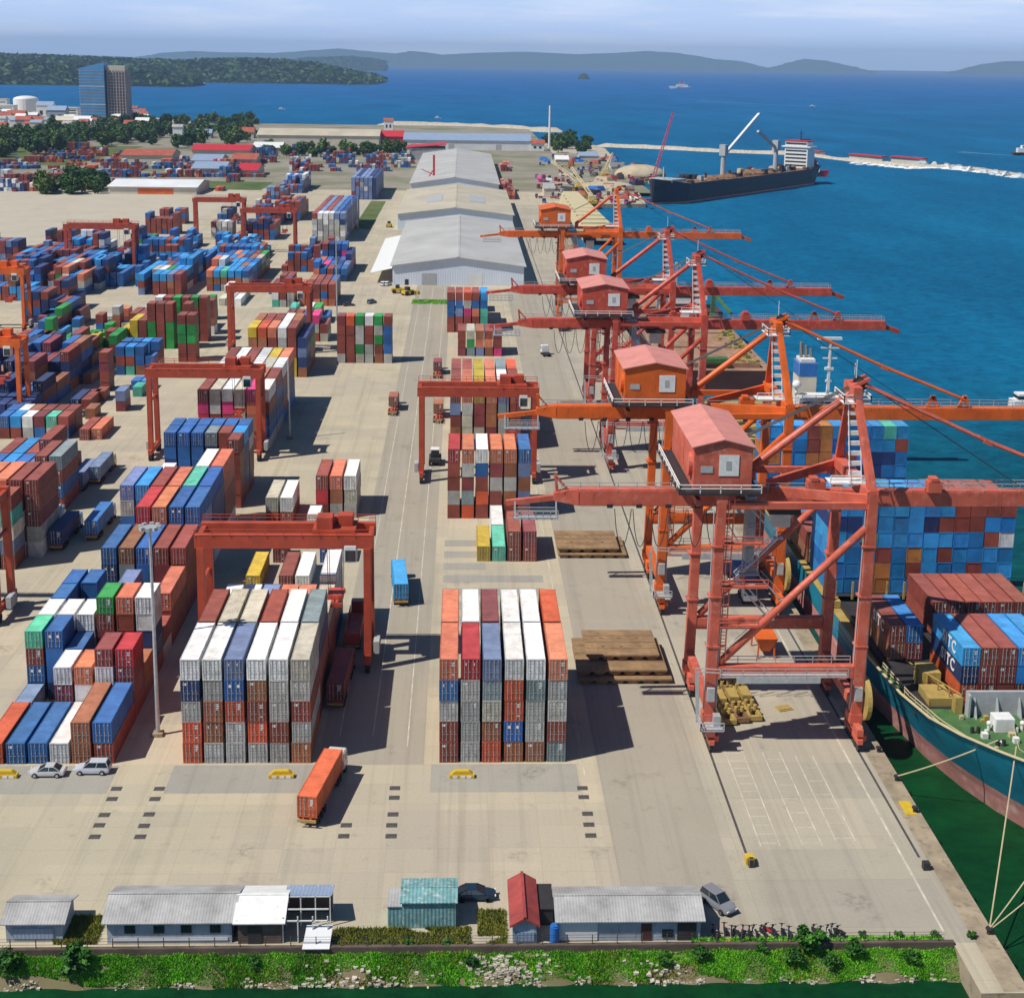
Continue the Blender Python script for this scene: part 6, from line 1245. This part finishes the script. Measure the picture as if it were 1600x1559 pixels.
for k in range(20):
    m = bk if k == 0 else copy_tree(bk); p = at(1112+k*10+R.uniform(-2, 2)+(12 if k > 12 else 0), 1462+R.uniform(-3, 4)); m.location = (p.x, p.y+.25, 0); m.rotation_euler.z = R.uniform(-.3, .3)+(.5 if k % 5 == 4 else 0)
    c = R.choice(((.5, .03, .03), (.03, .05, .3), (.02, .02, .02), (.55, .55, .55), (.02, .02, .03), (.35, .1, .03)))
    for ch in m.children:
        if ch.name.startswith('frame'): ch.color = (*c, 1)
b = MB()
for _ in range(70): p = at(R.uniform(1105, 1310), R.uniform(1466, 1474)); q = R.uniform(.05, .16); rock(b, p.x, max(p.y, -38.6), q*.6, q*R.uniform(.8, 2.2)); b.m[-6:] = [R.choice((0, 1, 2, 3, 3, 1))]*6
tag(b.obj('scrap_clutter', [M['white'], M['black'], M['khaki'], M['brownwall']]), kind='stuff')
# ------------------------------------------------------------------ trees of the town belt
tm = [leaf_mesh(900, (5.2, 4.0, 4.6), .85, M['leaf'], 30+i) for i in range(3)]; tm += [leaf_mesh(800, (4.6, 4.4, 4.9), .8, M['leaf2'], 60+i) for i in range(2)]; tk = trunk_mesh(3.6, .35)
def tree(px, py, s, lab, group): p = at(px, py); t = thing('broadleaf_tree', lab, 'tree', (p.x, p.y, 0), R.uniform(0, 6), group); c = link('crown', R.choice(tm), t); c.scale = (s, s, s*R.uniform(.85, 1.15)); k = link('trunk', tk, t); k.scale = (s, s, s)
for k in range(150):
    px = R.uniform(-10, 250); py = 247-(px/240)*26-R.random()**1.3*32; tree(px, py, R.uniform(1.1, 2.1), 'dark green tree in the thick belt between the town and the lorry park', 'trees of the belt below the town')
for k in range(66):
    px = R.uniform(212, 400); py = R.uniform(190, 232); tree(px, py, R.uniform(1.0, 1.8), 'dark green tree in the grove right of the tower block', 'trees of the grove by the tower')
for k in range(34): tree(R.uniform(400, 650), R.uniform(236, 246), R.uniform(.9, 1.5), 'tree in the low row before the beige port shed', 'trees before the port sheds')
for k in range(18): tree(R.uniform(858, 918), R.uniform(226, 240), R.uniform(1.0, 1.8), 'dark tree at the foot of the signal mast', 'trees by the signal mast')
for k in range(26): tree(R.uniform(62, 168), R.uniform(290, 304), R.uniform(1.0, 1.7), 'tree in the clump at the edge of the empty lot', 'trees at the edge of the empty lot')
# ------------------------------------------------------------------ far wharf: mobile cranes, sand heap, clutter
def mobile(label, px, py, jib, m, jm=None):
    p = at(px, py); t = thing('mobile_crane', label, 'mobile crane', (p.x, p.y, 0)); MB().box(-3, -6, 1, 3, 6, 3).obj('carrier', M['yellow'], t, bevel=.1); MB().box(-2.5, -3, 3, 2.5, 3, 6).obj('cab', m, t, bevel=.1)
    b = MB(); j = Vector(jib); n = 8; a0 = Vector((0, 0, 5)); d = j-a0; u = d.cross(Vector((0, 1, 0))).normalized()*1.1; v = d.cross(u).normalized()*1.1
    C4 = [u+v, u-v, -u-v, -u+v]
    for c in C4: b.bar(a0+c, j+c*.5, .38, .38)
    for i in range(n*2):
        f, g = i/(n*2), (i+1)/(n*2)
        for q in range(4): b.bar(a0+d*f+C4[q]*(1-f*.5), a0+d*g+C4[(q+1) % 4]*(1-g*.5), .22, .22)
    b.obj('lattice_jib', jm or m, t)
q = at_y(1052, 176, at(1020, 290).y); p = at(1020, 290); mobile('tall pinkish red lattice crane beside the navy bulk carrier', 1020, 290, (q.x-p.x, q.y-p.y, q.z), M['magenta'])
for (px, py, tx, ty, lab) in ((905, 296, 862, 252, 'mobile crane with a cream jib laid left, on the far wharf'), (925, 320, 893, 262, 'mobile crane with a cream jib laid back, on the far wharf'), (945, 276, 957, 240, 'small crane with a thin raised jib on the far wharf')):
    p = at(px, py); q = at_y(tx, ty, p.y+60); mobile(lab, px, py, (q.x-p.x, q.y-p.y, max(8, q.z)), M['boom'])
p = at(678, 300); t = thing('loading_mast', 'slim red loading mast standing before the third warehouse', 'mast', (p.x, p.y, 0)); MB().bar((0, 0, 0), (0, 0, 26), 1.5, 1.5).obj('post', M['redp'], t); b = MB(); b.bar((0, 0, 16), (-9, 0, 3), .7, .7); b.bar((0, 0, 12), (-9, 0, 16), .5, .5); b.obj('strut', M['redp'], t)
p = at(1000, 274); b = MB(); b.ball((0, 0, 0), 1, 0, 10, (22, 20, 9)); tag(b.obj('sand_heap', M['soil'], None, (p.x, p.y, 0), smooth=True), 'pale heap of sand on the far wharf left of the navy ship', 'heap'); p = at(950, 292); b = MB(); b.ball((0, 0, 0), 1, 0, 10, (20, 22, 4)); tag(b.obj('sand_heap', M['soil'], None, (p.x, p.y, 0), smooth=True), 'low wide heap of pale sand nearer the quay cranes', 'heap')
p = at(905, 325); q = at(945, 345)
t = thing('conveyor_shed', 'long cream sheet covered conveyor between the orange crane and the far wharf', 'conveyor', (p.x, p.y-110, 0)); b = MB(); b.hexa([(-12, -60, 0), (8, -60, 0), (4, 150, 0), (-10, 150, 0), (-10, -60, 6), (6, -60, 6), (2, 150, 7), (-8, 150, 7)]); b.obj('cover', M['boom'], t); 
for k in range(10): MB().bar((-11+k*.2, -55+k*20, 6.2), (6-k*.3, -55+k*20, 6.4), .5, .5).obj('rib', M['deckgreen'], t)
for k in range(105):
    px, py = R.uniform(845, 1030), R.uniform(246, 318)
    if px > 985 and py < 268: continue
    p = at(px, py); truck('lorry parked in the crowded far wharf area', (p.x, p.y, 0), R.choice((0, 1.57, .4, 2.6, 3.1)), R.choice(((.6, .6, .62), (.5, .04, .05), (.05, .1, .4), (.6, .4, .05), (.12, .12, .14), (.6, .05, .25))), R.random() < .5, 'lorries on the far wharf')
for k in range(90):
    px, py = R.uniform(-5, 440), R.choice((241, 252, 267, 276, 286, 296))+R.uniform(-1, 1)
    if px > 330+(300-py)*1.9 or (py > 292 and px > 60): continue
    p = at(px, py); truck('lorry parked among containers in the far yard', (p.x, p.y, 0), R.choice((0, 1.57, .2, 3.1)), R.choice(((.65, .65, .65), (.5, .04, .05), (.05, .1, .4), (.2, .2, .22), (.6, .2, .05))), True, 'lorries in the far yard')
for i, (px, py, lab) in enumerate(((622, 458, 'yellow mobile plant parked before the white warehouse'), (637, 461, 'second yellow mobile plant beside the first by the warehouse'), (608, 355, 'yellow loader beside the lean-to of the near warehouse'))):
    p = at(px, py); t = thing('wheel_loader', lab, 'loader', (p.x, p.y, 0), i*.8); MB().box(-2.6, -1.2, .7, 2.2, 1.2, 2.0).obj('body', M['yellow'], t, bevel=.1); MB().box(-1, -.9, 2, .6, .9, 3.3).obj('cab', M['black'], t, bevel=.06); b = MB(); b.bar((1.8, 0, 1.5), (4.6, 0, .8), .5, .5); b.hexa([(4.2, -1.4, .1), (5.6, -1.4, .1), (5.6, 1.4, .1), (4.2, 1.4, .1), (4.0, -1.4, 1.3), (4.8, -1.4, 1.3), (4.8, 1.4, 1.3), (4.0, 1.4, 1.3)]); b.obj('bucket', M['yellow'], t)
    for s in (-1, 1):
        for x in (-1.5, 1.5): MB().tube((x, s*1.25-.25, .8), (x, s*1.25+.25, .8), .8, 14).obj('wheel', M['dark'], t)

for k in range(46):
    px, py = R.uniform(846, 1000), R.uniform(247, 312)
    p = at(px, py); w, d, h = R.uniform(4, 12), R.uniform(5, 16), R.uniform(1.5, 4.5); t = thing('cargo_heap', 'covered cargo heap on the crowded far wharf', 'cargo heap', (p.x, p.y, 0), R.uniform(0, 3), 'covered cargo heaps on the far wharf')
    b = MB(); b.hexa([(-w/2, -d/2, 0), (w/2, -d/2, 0), (w/2, d/2, 0), (-w/2, d/2, 0), (-w*.36, -d*.4, h), (w*.3, -d*.42, h*.9), (w*.36, d*.4, h), (-w*.3, d*.42, h*1.1)]); b.obj('cover', M[R.choice(('tarp', 'tarp', 'black', 'blue', 'soil', 'soil', 'white', 'tile', 'hullbrown'))], t, bevel=.2)
for (a, c, h, lab, m) in (((868, 258), (888, 258), 5, 'small white roofed store on the far wharf', 'white'), ((905, 252), (935, 252), 5, 'grey roofed open store behind the cream jibs', 'roofblue'), ((850, 306), (866, 306), 5, 'small pale store beside the purple row', 'roofgrey'), ((955, 268), (975, 268), 4, 'low dark roofed store near the sand heap', 'tarp')):
    a, c = at(*a), at(*c); gable('yard_shed', lab, 'shed', a.x, c.x, a.y, a.y+22, h, h+3, M['plaster'], M[m], None, .6, (), 'x')
